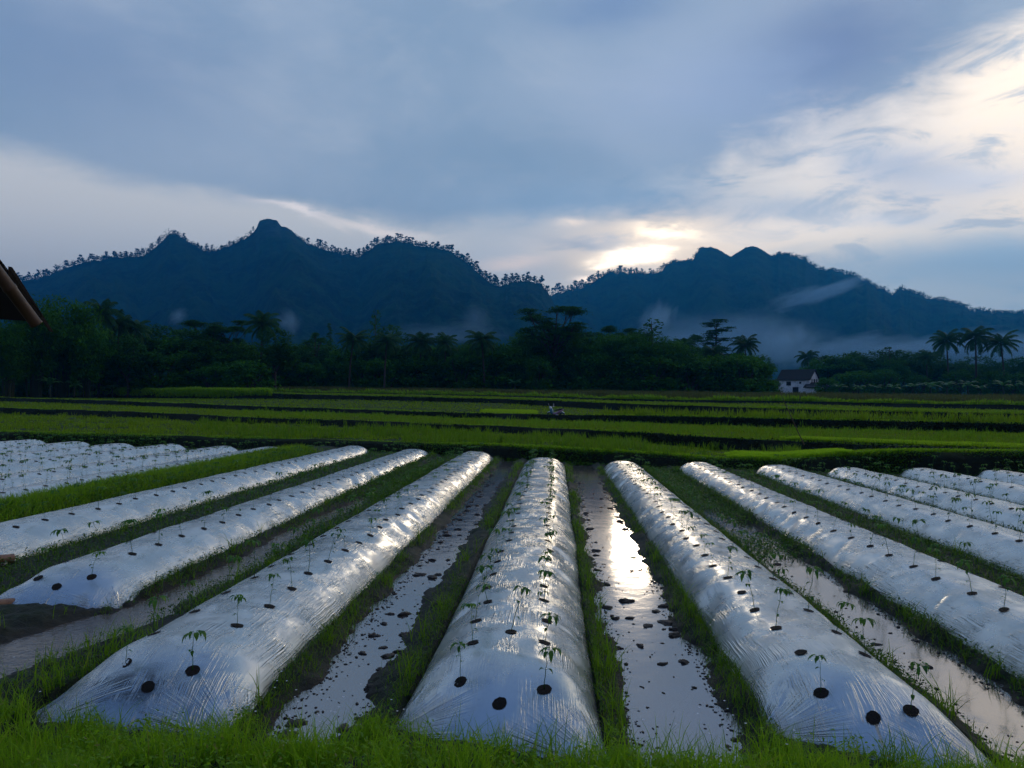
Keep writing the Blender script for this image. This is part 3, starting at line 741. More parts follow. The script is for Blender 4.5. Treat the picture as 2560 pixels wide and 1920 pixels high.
# mud clods standing out of the water
def clod_mesh(seed):
    r = np.random.default_rng(seed); import bmesh
    bm = bmesh.new(); bmesh.ops.create_icosphere(bm, subdivisions=3, radius=1)
    for v in bm.verts:
        p = np.array(v.co)
        k = 1 + .65 * float(fbm(np.array(p[0] * 1.6 + seed), np.array(p[1] * 1.6 + p[2]), 3, seed)) + .40 * float(fbm(np.array(p[0] * 4 + seed), np.array(p[1] * 4 + p[2] * 3), 3, seed + 3))
        v.co = v.co * k; v.co.z *= .42
    me = bpy.data.meshes.new('mud_clod'); bm.to_mesh(me); bm.free(); me.materials.append(M['clod'])
    for p in me.polygons: p.use_smooth = True
    return me
CL = [clod_mesh(s) for s in range(6)]
r = np.random.default_rng(21)
def water_spot(i):
    a, c2 = WET[i]; y = 4.2 * (17.5 / 4.2) ** (r.uniform() ** 1.1); x = r.uniform(a + .22, c2 - .2)
    return x, y
hand = [(1565, 1503, .052, 'big round dark mud clod alone in the open water right of the middle bed'), (1575, 1545, .030, 'flat mud clod just in front of the big round one'),
        (1620, 1565, .035, 'small leaning mud clod in the water right of the big round one'), (1530, 1540, .022, None), (1450, 1405, .035, None), (1492, 1425, .03, None), (1470, 1300, .03, None),
        (1010, 1536, .05, 'wide flat mud clod in the water left of the middle bed'), (1080, 1445, .05, None), (1100, 1465, .035, None), (1150, 1300, .045, None), (1120, 1400, .03, None),
        (1545, 1620, .03, None), (1600, 1615, .035, None), (1655, 1660, .03, None), (1710, 1655, .035, None), (1545, 1690, .02, None), (970, 1640, .04, None), (960, 1560, .03, None), (1190, 1340, .035, None),
        (2160, 1650, .05, None), (2130, 1640, .03, None)]
n_cl = 0
def add_clod(x, y, s, lab=None):
    global n_cl
    o = obj('mud_clod', CL[n_cl % 6], None, (x, y, s * .05)); n_cl += 1
    o.scale = (s * r.uniform(.9, 1.4), s * r.uniform(.7, 1.1), s * r.uniform(.7, 1.0)); o.rotation_euler = (0, 0, r.uniform(0, 6.28))
    tag(o, lab or 'dark mud clod standing out of a flooded furrow', 'mud clod', 'mud clods in the furrow water')
for u, v, s, lab in hand:
    rr = ray(u, v); k = -CAM[2] / rr[2]; add_clod(rr[0] * k, rr[1] * k, s, lab)
for i in range(46):
    x, y = water_spot(int(r.choice([0, 0, 1, 2])));
    s = r.uniform(.012, .03)
    if y > 8: s *= 1.5
    add_clod(x, y, s)
for i in range(60):
    j = int(r.choice([0, 0, 1])); a, c2 = WET[j]; y = 4.2 * (17.0 / 4.2) ** r.uniform(); e = (.27 if j == 0 else .2) + abs(r.normal(0, .05)); x = a + e if r.uniform() < .5 else c2 - e
    add_clod(x, y, r.uniform(.02, .05))
# tiny mud crumbs and floating bits
mbd = MB(); ico = np.array([[0, 0, 1], [.9, 0, .3], [.28, .85, .3], [-.72, .53, .3], [-.72, -.53, .3], [.28, -.85, .3], [0, 0, -.5]])
icf = [(0, 1, 2), (0, 2, 3), (0, 3, 4), (0, 4, 5), (0, 5, 1), (6, 2, 1), (6, 3, 2), (6, 4, 3), (6, 5, 4), (6, 1, 5)]
for i in range(3000):
    j = int(r.choice([0, 0, 1, 1, 2])); a, c2 = WET[j]; y = 4.1 * (18.5 / 4.1) ** r.uniform()
    if r.uniform() < .86:
        e = abs(r.normal(0, .06)) + (.20 if j == 0 else .14); x = (a + e) if r.uniform() < .5 else (c2 - e)
    else: x = r.uniform(a + .15, c2 - .15)
    s = r.uniform(.003, .014) * (1 + .08 * max(0, y - 8)) * (1.8 if r.uniform() < .08 else 1)
    th = r.uniform(0, 6.28); cs, sn = math.cos(th), math.sin(th)
    V = ico * np.array([s * r.uniform(.8, 2.0), s * r.uniform(.6, 1), s * .45]); V = V @ np.array([[cs, sn, 0], [-sn, cs, 0], [0, 0, 1]])
    mbd.add(V + np.array([x, y, .001]), None, icf)
tag(obj('mud_crumbs', mbd.mesh('mud_crumbs', [M['clod']])), kind='stuff')

# ------------------------------------------------------------ grass
def blades(name, X, Y, Z, h, w, bend, material, kind='stuff', rs=1, droop=1.0):
    r = np.random.default_rng(rs); n = len(X); a = r.uniform(0, 2 * math.pi, n); f = r.uniform(0, 2 * math.pi, n)
    h = np.broadcast_to(h, (n,)) * r.uniform(.55, 1.25, n); w = np.broadcast_to(w, (n,)); bend = np.broadcast_to(bend, (n,)) * r.uniform(.2, 1.6, n)
    base = np.stack([X, Y, Z], 1); D = np.stack([np.cos(a), np.sin(a), 0 * a], 1); S = np.stack([np.cos(f), np.sin(f), 0 * f], 1)
    up = np.array([0, 0, 1.0])
    def pt(t): return base + D * (bend * h * t ** 2)[:, None] + up * (h * (t - .35 * np.minimum(bend, 1.2) * t ** 2.5 * droop))[:, None]
    ws = [w * .5, w * .45, w * .28]
    V = []
    for t, ww in zip((0, .4, .75), ws):
        p = pt(t); V += [p - S * ww[:, None], p + S * ww[:, None]]
    V.append(pt(1.0)); V = np.stack(V, 1).reshape(-1, 3)
    i = np.arange(n)[:, None] * 7
    Q = np.concatenate([i + [0, 1, 3, 2], i + [2, 3, 5, 4]], 0); T = i + [4, 5, 6]
    me = make_mesh(name, V, [Q, T], [material], True)
    return tag(obj(name, me), kind=kind)
def scatter_front(n, x0, x1, y0, y1, seed, thr=None):
    r = np.random.default_rng(seed); X = r.uniform(x0, x1, n); Y = r.uniform(y0, y1, n)
    if thr is not None:
        k = fbm(X * 2.2, Y * 2.2, 3, seed) > thr; X, Y = X[k], Y[k]
    Z, _ = furrow_z(X, Y); return X, Y, Z
r = np.random.default_rng(9)
# front bank turf
X, Y, Z = scatter_front(120000, -4.2, 4.4, 2.6, 4.35, 31)
yb = 4.02 + .16 * fbm(X * 1.6, X * 0, 3, 72); inb = np.zeros(len(X), bool)
for b in beds.values(): inb |= (np.abs(X - b.xc) < b.hw) & (Y > b.y0 + .05)
wet = (Z < .02)
k = (Y < yb) & ~inb & ~wet | ((Y < yb + .3) & ~inb & ~wet & (r.uniform(0, 1, len(X)) < .5))
X, Y, Z = X[k], Y[k], Z[k]
k = fbm(X * 4.5, Y * 4.5, 3, 15) > -.22; X, Y, Z = X[k], Y[k], Z[k]
hh = (.05 + .15 * np.clip(fbm(X * 2.4, Y * 2.4, 3, 5) + .25, 0, 1.2)) * (1 - .45 * np.exp(-((X + .3) / .55) ** 2))
blades('grass', X, Y, Z - .01, hh, .0042, .5, M['grass'], rs=2)
# longer clumps in it
def clumps(n, fx, h, w, per, spread, material, name, seed, bend=.45):
    r = np.random.default_rng(seed); Xs, Ys, Hs = [], [], []
    for i in range(n):
        x, y = fx(r); m_ = int(r.integers(per // 2, per * 2)); sc = r.uniform(.6, 1.3)
        Xs.append(x + r.normal(0, spread, m_)); Ys.append(y + r.normal(0, spread, m_)); Hs.append(np.full(m_, h * sc))
    X = np.concatenate(Xs); Y = np.concatenate(Ys); Hh = np.concatenate(Hs); Z, _ = furrow_z(X, Y)
    k = Z > -.045
    return blades(name, X[k], Y[k], Z[k] - .005, Hh[k], w, bend, material, rs=seed)
clumps(420, lambda r: (r.uniform(-3.8, 3.6), r.uniform(3.3, 4.05)), .21, .0055, 12, .03, M['grass'], 'tall_grass', 33, .5)
# strips of grass along both feet of the beds
def strip_pts(n, seed):
    r = np.random.default_rng(seed); X = []; Y = []; keys = list(beds.keys())
    wgt = np.array([3.2 if k in ('c', 'l1', 'r1') else (2.4 if k in ('l2', 'r2', 'r3') else 1.0) for k in keys]); wgt /= wgt.sum()
    ks = r.choice(len(keys), n, p=wgt)
    for kk in ks:
        b = beds[keys[kk]]; yf = yend(b.xc); y = b.y0 * (yf / b.y0) ** (r.uniform() ** .9)
        side = -1 if r.uniform() < .5 else 1; e = abs(r.normal(0, .11)) - .035
        X.append(b.xc + side * (b.hw + e)); Y.append(y)
    X = np.array(X); Y = np.array(Y)
    keep = fbm(X * 1.1, Y * .9, 3, 77) > -.28
    return X[keep], Y[keep]
X, Y = strip_pts(60000, 34); Z, _ = furrow_z(X, Y); Z = np.where(np.abs(Z + .03) < 1e-6, .015, Z); k = Z > -.01; X, Y, Z = X[k], Y[k], Z[k]
sc = 1 + .07 * np.clip(Y - 6, 0, 14)
blades('bed_side_grass', X, Y, Z - .01, (.06 + .07 * np.clip(fbm(X * 1.4, Y * 1.1, 3, 6) + .2, 0, 1)) * 1, .0045 * sc, .6, M['sidegrass'], rs=3)
def side_clump(r):
    keys = ['c', 'l1', 'r1', 'l2', 'r2', 'l3', 'r3', 'l1', 'c']; b = beds[keys[int(r.integers(0, len(keys)))]]
    y = b.y0 * (yend(b.xc) / b.y0) ** r.uniform(); side = -1 if r.uniform() < .5 else 1
    return b.xc + side * (b.hw + .05 + abs(r.normal(0, .05))), y
clumps(300, side_clump, .21, .006, 9, .03, M['sidegrass'], 'tall_grass', 35, .6)
# dry furrows full of weeds
def leafmass(name, X, Y, Z, hmax, size, material, seed):
    r = np.random.default_rng(seed); n = len(X); mb_ = MB()
    C0 = np.stack([X, Y, Z + r.uniform(0, 1, n) ** 1.2 * hmax], 1)
    mb_.leaves(C0, size * r.uniform(.6, 1.3, n), .42, .2, seed)
    return tag(obj(name, mb_.mesh(name, [material])), kind='stuff')
def dry(n, seed):
    r = np.random.default_rng(seed); X = []; Y = []
    bs = sorted(beds.values(), key=lambda b: b.xc); gaps = []
    for a, c2 in zip(bs[:-1], bs[1:]):
        g0, g1 = a.xc + a.hw, c2.xc - c2.hw
        if any(abs((g0 + g1) / 2 - (w0 + w1) / 2) < .15 for w0, w1 in WET[:2]): continue
        gaps.append((g0, g1))
    for i in range(n):
        g0, g1 = gaps[int(r.integers(0, len(gaps)))]; m_ = (g0 + g1) / 2; ye_ = yend(m_); y0 = max(3.9, 5 if m_ > 0 else 6)
        X.append(r.uniform(g0 - .02, g1 + .02)); Y.append(y0 * (ye_ / y0) ** r.uniform())
    X = np.array(X); Y = np.array(Y); Z, _ = furrow_z(X, Y); k = (Z > .005); return X[k], Y[k], Z[k]
X, Y, Z = dry(105000, 36)
leafmass('weeds', X, Y, Z, .10, .035 * (1 + .05 * np.clip(Y - 6, 0, 15)), M['shadeweed'], 37)
X, Y, Z = dry(22000, 38); blades('furrow_grass', X, Y, Z - .01, .11, .006 * (1 + .06 * np.clip(Y - 6, 0, 15)), .7, M['shadeweed'], rs=39)
# leafy weeds on the bed feet of the flooded furrows
X, Y = strip_pts(80000, 40); Z, _ = furrow_z(X, Y); k = Z > -.008
leafmass('weeds', X[k], Y[k], Z[k], .07, .022 * (1 + .05 * np.clip(Y[k] - 6, 0, 15)), M['shadeweed'], 41)
# the raised weed strip between the left bed groups
r = np.random.default_rng(43); n = 42000; X = r.normal(-7.67, .33, n); X = np.clip(X, -8.35, -7.0); Y = 7 + (22.5 - 7) * r.uniform(0, 1, n) ** 1.25; Z, _ = furrow_z(X, Y)
leafmass('weed_strip', X, Y, Z, .18 + .10 * np.clip(fbm(X, Y * .9, 3, 8), -.5, 1), .07, M['weed'], 44)
r = np.random.default_rng(45); n = 26000; X = np.clip(r.normal(-7.67, .33, n), -8.35, -7.0); Y = 7 + 15.5 * r.uniform(0, 1, n) ** 1.25; Z, _ = furrow_z(X, Y)
blades('weed_strip_grass', X, Y, Z + .03, .24, .010, .6, M['grass'], rs=46)
# front weeds: broad leaves
X, Y, Z = scatter_front(26000, -4.2, 4.2, 2.7, 4.15, 47, -.12); k = Z > .03
leafmass('front_weeds', X[k], Y[k], Z[k], .12, .034, M['grass'], 48)
X, Y, Z = scatter_front(26000, -7.5, -2.9, 4.0, 7.2, 147, -.02); k = (Z > .035) & ~((X > -5.4) & (Y > 6.4)) & ~((X < -4.1) & (X > -5.2) & (Y > 5.7))
leafmass('mud_weeds', X[k], Y[k], Z[k], .07, .028, M['weed'], 148); k = k & (np.arange(len(X)) % 3 == 0)
blades('mud_grass', X[k], Y[k], Z[k] - .01, .16, .005, .5, M['grass'], rs=149)
r = np.random.default_rng(171); n = 26000; Xa = np.where(r.uniform(0, 1, n) < .5, r.uniform(2.26, 3.1, n), r.uniform(-3.86, -2.95, n)); Ya = 8.5 + 11.5 * r.uniform(0, 1, n) ** .9
k = fbm(Xa * 1.6, Ya * .8, 3, 172) + (Ya - 10) * .09 > .05; Xa, Ya = Xa[k], Ya[k]; Za = np.maximum(furrow_z(Xa, Ya)[0], 0)
leafmass('furrow_weeds', Xa, Ya, Za, .10, .05, M['weed'], 173)
X, Y, Z = dry(9000, 174); blades('furrow_grass', X, Y, Z - .01, .13, .007 * (1 + .06 * np.clip(Y - 6, 0, 15)), .6, M['sidegrass'], rs=175)
# little white flowers
fl = MB(); r = np.random.default_rng(49)
m, q, b_ = mat('white_petal', (.75, .75, .72), .6); M['petal'] = m
for i in range(60):
    cx = r.choice([-3.2, -1.5, -1.2, -1.1, .9, 1.0]); x = cx + r.normal(0, .28); y = r.uniform(3.75, 4.5)
    if any(abs(x - b.xc) < b.hw - .05 and y > b.y0 for b in beds.values()): continue
    z = float(furrow_z(np.array([x]), np.array([y]))[0][0]); hz = r.uniform(.12, .26)
    c0 = np.array([x, y, z + hz])
    for k in range(6):
        a = k * 1.047; d = np.array([math.cos(a), math.sin(a), .15]) * .006; s2 = np.array([-math.sin(a), math.cos(a), 0]) * .0035
        fl.add([c0, c0 + d * .5 + s2, c0 + d * 1.2, c0 + d * .5 - s2], [(0, 1, 2, 3)])
tag(obj('wild_flowers', fl.mesh('wild_flowers', [M['petal']])), kind='stuff')

# terraces: rice stubble regrowth, bank weeds
def terr_pts(n, i0, i1, seed, ulo=-200, uhi=2760, f0=0.0, f1=1.0, pw=1.0):
    """points on the terrace between bank i0 and bank i1"""
    r = np.random.default_rng(seed); u = r.uniform(ulo, uhi, n); t = f0 + (f1 - f0) * r.uniform(0, 1, n) ** pw
    d0 = cur(i0, 'd', u) + .1; d1 = cur(i1, 'd', u) - .4; Y = d0 + (d1 - d0) * t
    sl = np.interp(u, us, slope); X = sl * Y; return X, Y, ground_far(X, Y), u
X, Y, Z, u = terr_pts(60000, 1, 2, 50); k = ~((u > 1780) & (u < 2160) & (Y < cur(1, 'd', u) + 3.2)); X, Y, Z, u = X[k], Y[k], Z[k], u[k]
dens = fbm(X * .7, Y * .5, 3, 51); k = dens > -.35; X, Y, Z = X[k], Y[k], Z[k]
blades('rice_regrowth', X, Y, Z - .02, .11 + .06 * np.clip(fbm(X * .9, Y * .6, 3, 53), -.4, 1), .014 + .0006 * Y, .45, M['rice'], rs=54)
def tufts(n, i0, i1, seed, ulo, uhi, h, w, per, spread, mt, f0=0.0, f1=1.0, pw=1.0):
    X0, Y0, Z0, u0 = terr_pts(n, i0, i1, seed, ulo, uhi, f0, f1, pw); r = np.random.default_rng(seed); k = fbm(X0 * .5, Y0 * .35, 3, seed) > -.15
    X0, Y0 = X0[k], Y0[k]; hh = h * r.uniform(.5, 1.35, len(X0)); X = np.repeat(X0, per); Y = np.repeat(Y0, per); Hh = np.repeat(hh, per)
    X = X + r.normal(0, spread, len(X)); Y = Y + r.normal(0, spread, len(Y))
    blades('rice_tufts', X, Y, ground_far(X, Y) - .02, Hh, w + .0006 * Y, .28, mt, rs=seed)
tufts(2400, 1, 2, 151, 500, 2000, .30, .010, 8, .05, M['sidegrass'])
tufts(900, 1, 2, 152, -100, 800, .22, .010, 9, .05, M['rice'])
tufts(2200, 2, 3, 153, 600, 2700, .24, .012, 8, .07, M['sidegrass'])
tufts(900, 3, 4, 154, 1500, 2700, .5, .014, 9, .09, M['rice'], 0, .3)
X, Y, Z, u = terr_pts(44000, 2, 3, 55); blades('rice_regrowth', X, Y, Z - .02, .15 + .06 * fbm(X * .5, Y * .4, 3, 57), .012 + .0008 * Y, .35, M['rice'], rs=56)
X, Y, Z, u = terr_pts(34000, 3, 4, 58); blades('rice_regrowth', X, Y, Z - .02, .13, .012 + .0008 * Y, .35, M['rice'], rs=59)
X, Y, Z, u = terr_pts(26000, 4, 5, 60); blades('rice_regrowth', X, Y, Z - .02, .18, .012 + .0008 * Y, .35, M['rice'], rs=61)
# tops of banks
for i, n, h, s in ((1, 16000, .10, 62), (2, 9000, .09, 63), (3, 8000, .13, 64), (4, 9000, .22, 65), (5, 9000, .5, 66)):
    r = np.random.default_rng(s); u = r.uniform(-200, 2760, n); Y = cur(i, 'd', u) + np.abs(r.normal(.05, .25 + .003 * cur(i, 'd', u), n)); X = np.interp(u, us, slope) * Y
    blades('bank_grass', X, Y, ground_far(X, Y) - .03, h * (1 + .8 * fbm(X * .4, Y * .2, 3, s)), .012 + .0008 * Y, .5, M['grass'], rs=s)
# left berm of long grass
r = np.random.default_rng(67); n = 22000; u = r.uniform(60, 680, n); Y = cur(4, 'd', u) + r.uniform(-.5, 2.0, n); X = np.interp(u, us, slope) * Y
blades('bank_grass', X, Y, ground_far(X, Y) - .03, .65 + .35 * fbm(X * .3, Y * .1, 3, 68), .07, .45, M['grass'], rs=69)
# ripe crop at the back
r = np.random.default_rng(70); n = 42000; u = r.uniform(680, 2700, n); d5 = cur(5, 'd', u); Y = d5 + 8 + (118 - d5 - 8) * r.uniform(0, 1, n) ** 1.3; X = np.interp(u, us, slope) * Y
blades('ripe_crop', X, Y, ground_far(X, Y) - .05, .80 + .2 * fbm(X * .15, Y * .1, 3, 71), .085, .2, M['drygrass'], rs=72)
# leafy weeds on the bank faces
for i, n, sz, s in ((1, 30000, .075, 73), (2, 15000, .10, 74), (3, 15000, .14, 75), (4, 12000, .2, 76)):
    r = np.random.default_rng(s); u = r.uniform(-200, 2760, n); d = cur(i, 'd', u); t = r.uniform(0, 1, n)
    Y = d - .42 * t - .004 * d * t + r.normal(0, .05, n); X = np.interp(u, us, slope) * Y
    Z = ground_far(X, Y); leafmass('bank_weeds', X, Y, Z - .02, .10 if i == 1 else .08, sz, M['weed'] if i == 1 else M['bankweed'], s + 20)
# bright nursery rice seedbeds
def nursery(name, pts, z, n, seed, h=.09):
    P = np.array(pts); r = np.random.default_rng(seed)
    a = r.uniform(0, 1, n); b2 = r.uniform(0, 1, n)
    L = P[0] * (1 - a)[:, None] + P[1] * a[:, None]; Rr = P[3] * (1 - a)[:, None] + P[2] * a[:, None]
    Q = L * (1 - b2)[:, None] + Rr * b2[:, None]
    wob = (fbm(Q[:, 0] * 1.2, Q[:, 1] * 1.2, 3, seed)) * .12
    return blades(name, Q[:, 0] + wob, Q[:, 1] + wob, Q[:, 2] - .01, h, .012, .3, M['nursery'], rs=seed)
p = lambda u, v, d: at(u, v, d)
def onp(u, v, z):
    rr = ray(u, v); k = (z - CAM[2]) / rr[2]; return np.array([rr[0] * k, rr[1] * k, z])
def nursery2(name, i, u0, u1, o0, o1, n, seed, h):
    r = np.random.default_rng(seed); a = r.uniform(0, 1, n); b2 = r.uniform(0, 1, n); u = u0 + (u1 - u0) * a
    Y = cur(i, 'd', u) + o0 + (o1 - o0) * b2; X = np.interp(u, us, slope) * Y
    e = np.minimum(np.minimum(a, 1 - a) * 6, np.minimum(b2, 1 - b2) * 2.2) + fbm(X * 1.6, Y * 1.6, 3, seed) * .6
    k = e > .14; X, Y = X[k], Y[k]
    return blades(name, X, Y, ground_far(X, Y) + .05, h * np.clip(e[k] * 1.6, .5, 1), .015, .3, M['nursery'], rs=seed)
nursery2('rice_nursery', 1, 1812, 2130, .1, 2.9, 40000, 90, .15)
nursery2('rice_nursery', 2, 1950, 2760, .1, 1.9, 52000, 91, .14)
nursery2('rice_nursery', 3, 1200, 1345, .2, 6, 16000, 92, .18)

# ------------------------------------------------------------ mountains
LM = [(-900, 800), (-500, 770), (-200, 735), (24, 703), (77, 699), (122, 687), (183, 663), (228, 653), (285, 646), (358, 640), (391, 618), (411, 600), (423, 583), (440, 585), (460, 598), (488, 614), (517, 629),
      (541, 628), (570, 618), (610, 598), (632, 583), (641, 570), (649, 552), (667, 547), (692, 551), (703, 566), (716, 567), (732, 579), (753, 600), (773, 612), (814, 624), (854, 636), (900, 640), (914, 630), (942, 612),
      (975, 607), (1012, 605), (1044, 614), (1085, 618), (1125, 628), (1158, 650), (1187, 675), (1215, 699), (1239, 716), (1260, 716), (1280, 705), (1329, 707), (1355, 716), (1374, 738), (1400, 790), (1480, 880), (1650, 960), (1900, 985)]
RMT = [(1000, 930), (1200, 860), (1300, 790), (1370, 742), (1410, 730), (1451, 720), (1484, 709), (1508, 687), (1532, 678), (1573, 683), (1614, 687), (1654, 681), (1667, 665), (1684, 654), (1701, 655), (1733, 651), (1741, 634),
       (1752, 621), (1778, 617), (1802, 626), (1827, 642), (1847, 628), (1863, 618), (1884, 616), (1908, 626), (1931, 640), (1953, 638), (1986, 642), (2014, 651), (2030, 665), (2067, 677), (2112, 681), (2144, 693),
       (2165, 705), (2201, 722), (2230, 737), (2250, 724), (2291, 734), (2331, 750), (2392, 760), (2425, 775), (2482, 784), (2560, 782), (2700, 800), (3000, 830), (3600, 860)]
m, q, b_ = mat('forest_slope', (.02, .05, .025), .95, 0, .1)
tx = q.n('ShaderNodeTexCoord'); n1 = q.noise(tx.outputs['Object'], .012, 6, .7); n2 = q.noise(tx.outputs['Object'], .05, 7, .8)
cc = q.mix(q.ss(n1, .35, .65), (.002, .012, .005), (.026, .085, .020)); cc = q.mix(q.m('MULTIPLY', q.ss(n2, .45, .65), .6), cc, (.034, .110, .028))
a_ = q.n('ShaderNodeAttribute'); a_.attribute_name = 'rock'
cc = q.mix(a_.outputs['Fac'], cc, q.mix(q.ss(n2, .4, .6), (.02, .035, .035), (.06, .085, .085)))
q.l(cc, b_.inputs['Base Color']); bump(q, b_, n2, 1.0, 26.0); M['slope'] = m
def mountain(name, prof, ulo, uhi, D, base_frac, seed, bush):
    uu = np.arange(ulo, uhi, 3.0); pv = np.array(prof, float)
    amp = np.where((uu > 1690) & (uu < 1935) | (uu > 645) & (uu < 735), .3, 1.0)
    v = np.interp(uu, pv[:, 0], pv[:, 1]) + amp * (bush * .7 * fbm(uu / 14.0, uu * 0, 3, seed) - bush * 1.1 * np.abs(fbm(uu / 11.0 + 7, uu * 0, 2, seed + 9)) + bush * .3)
    Dd = D * (1 + .07 * fbm(uu / 420.0, uu * 0 + 3, 3, seed + 1))
    rid = np.array([at(a, b2, c2) for a, b2, c2 in zip(uu, v, Dd)])
    nf = 90; t = np.linspace(0, 1, nf); rows = []; rock = []
    for ti in t:
        dist = base_frac + (1 - base_frac) * ti
        x = rid[:, 0] * dist; y = rid[:, 1] * dist
        zr = rid[:, 2]
        sp = fbm(uu / 130.0 + .35 * ti, ti * 1.5 + uu * 0, 3, seed + 2)
        z = 5 + (zr - 5) * (ti ** 1.35) + sp * zr * .22 * (4 * ti * (1 - ti)) ** 1.0
        z += fbm(x / 30, y / 30, 5, seed + 4, .62) * 15 * min(1, (1 - ti) * 6) * min(1, ti * 5)
        cap = CAM[2] + (zr - CAM[2]) * dist - 3
        z = np.where(ti < .999, np.minimum(z, cap), z)
        rows.append(np.stack([x, y, z], 1))
        rk = np.exp(-((uu - 680) / 32.0) ** 2) * np.clip((ti - .88) / .04, 0, 1) * np.clip((1.0 - ti) / .02, 0, 1) if D < 1800 else uu * 0
        rock.append(rk)
    for k, ti in enumerate((1.06, 1.2, 1.5)):
        z = 5 + (rid[:, 2] - 5) * (.9, .55, .0)[k]
        rows.append(np.stack([rid[:, 0] * ti, rid[:, 1] * ti, z], 1)); rock.append(uu * 0)
    V = np.stack(rows, 0)
    me = make_mesh(name, V.reshape(-1, 3), [grid_faces(V.shape[0], V.shape[1])], [M['slope']], True, attrs={'rock': np.stack(rock).ravel()})
    tag(obj(name, me), kind='structure')
    return uu, rid
uuL, ridL = mountain('mountain', LM, -900, 1900, 1500, .42, 200, 4.5)
uuR, ridR = mountain('mountain', RMT, 1000, 3600, 2150, .42, 300, 7.0)

# ridge trees
def ridge_proto(seed, tall):
    r = np.random.default_rng(seed); mb_ = MB(); h = 10.0
    mb_.tube([[0, 0, -1.0], [r.uniform(-.2, .2), 0, h * .5], [r.uniform(-.3, .3), 0, h * .95]], [.22, .16, .05], 4)
    nt = mb_.n
    lf = MB(); C0 = []
    z0 = .38 if tall else .05
    for i in range(16 if tall else 20):
        z = h * r.uniform(z0, 1.0); rad = 1.9 * math.sin(max(.15, min(1, (1.08 - z / h) * 2.2)) * 1.5)
        a = r.uniform(0, 6.28); c0 = np.array([math.cos(a) * rad * r.uniform(.2, 1), math.sin(a) * rad * r.uniform(.2, 1), z])
        C0.append(c0 + r.normal(0, 1, (12, 3)) * np.array([.55, .55, .30]))
    lf.leaves(np.concatenate(C0), 1.35, .65, .2, seed)
    V = np.vstack(mb_.V + lf.V); Q = np.vstack(mb_.Q + [q2 + nt for q2 in lf.Q]); T = np.vstack(mb_.T)
    mi = np.concatenate([np.zeros(len(np.vstack(mb_.Q))), np.ones(len(np.vstack(lf.Q))), np.zeros(len(T))])
    return make_mesh('ridge_tree', V, [Q, T], [M['bark'], M['ridge']], True, mat_idx=mi)
RT = [ridge_proto(400 + i, i < 5) for i in range(8)]
r = np.random.default_rng(410)
def ridge_trees(u0, u1, n, hpx, uu, rid, D, label, group, bushy=.2, jit=3):
    n = int(n * 1.0); hpx *= .74
    for i in range(n):
        u = u0 + (u1 - u0) * (i + r.uniform(.0, 1.0)) / n
        P_ = np.array([np.interp(u, uu, rid[:, k]) for k in range(3)])
        h = hpx * r.uniform(.75, 1.15) * D / F
        j = r.integers(5, 8) if r.uniform() < bushy else r.integers(0, 5)
        o = obj('ridge_tree', RT[int(j)], None, tuple(P_ + np.array([0, r.uniform(-8, 8), -1.5])))
        if j >= 5: h *= .72; o.location.z -= h * .15
        o.scale = (h / 10 * r.uniform(1.0, 1.5), h / 10 * 1.2, h / 10); o.rotation_euler = (0, r.uniform(-.06, .06), r.uniform(0, 6.28))
        tag(o, label, 'tree', group)
gL = 'slender trees along the left mountain ridge'; gR = 'trees along the right mountain ridge'
ridge_trees(20, 230, 34, 28, uuL, ridL, 1500, 'slender tree in the dense fringe on the far left slope crest', 'trees on the far left crest', .42)
ridge_trees(225, 400, 24, 26, uuL, ridL, 1500, 'slender tree on the crest left of the small rocky knob', 'trees left of the small knob', .42)
ridge_trees(400, 520, 12, 22, uuL, ridL, 1500, 'bushy tree clinging to the small rocky knob', 'trees on the small knob', .6)
ridge_trees(520, 640, 12, 20, uuL, ridL, 1500, 'low tree in the saddle left of the rocky summit', 'trees in the left saddle', .7)
ridge_trees(762, 800, 2, 30, uuL, ridL, 1500, 'lone thin tree at the right foot of the rocky summit', 'thin trees by the rocky summit', 0)
ridge_trees(800, 945, 24, 30, uuL, ridL, 1500, 'slender tree in the sagging crest right of the rocky summit', 'trees in the sagging crest', .45)
ridge_trees(945, 1160, 36, 26, uuL, ridL, 1500, 'slender tree crowning the round wooded hill', 'trees on the round hill', .45)
ridge_trees(1150, 1245, 18, 34, uuL, ridL, 1500, 'slender tree on the steep flank right of the round hill', 'trees on the steep flank', .42)
ridge_trees(1240, 1372, 22, 30, uuL, ridL, 1500, 'slender tree on the low spur left of the gap', 'trees left of the gap', .45)
ridge_trees(1378, 1500, 22, 30, uuR, ridR, 2150, 'slender tree on the crest right of the gap', 'trees right of the gap', .42)
ridge_trees(1495, 1530, 4, 22, uuR, ridR, 2150, 'bushy tree on the crest just left of the sun', 'trees left of the sun', .8)
ridge_trees(1530, 1662, 18, 20, uuR, ridR, 2150, 'tree on the crest right below the sun glow', 'trees below the sun', .5)
ridge_trees(1705, 1748, 4, 14, uuR, ridR, 2150, 'small bush on the ledge left of the twin domes', 'bushes left of the twin domes', 1)
ridge_trees(1930, 2230, 30, 15, uuR, ridR, 2150, 'small tree on the slope right of the twin domes', 'small trees right of the twin domes', 1)
ridge_trees(2240, 2560, 32, 14, uuR, ridR, 2150, 'small tree on the far right crest', 'small trees on the far right crest', 1)

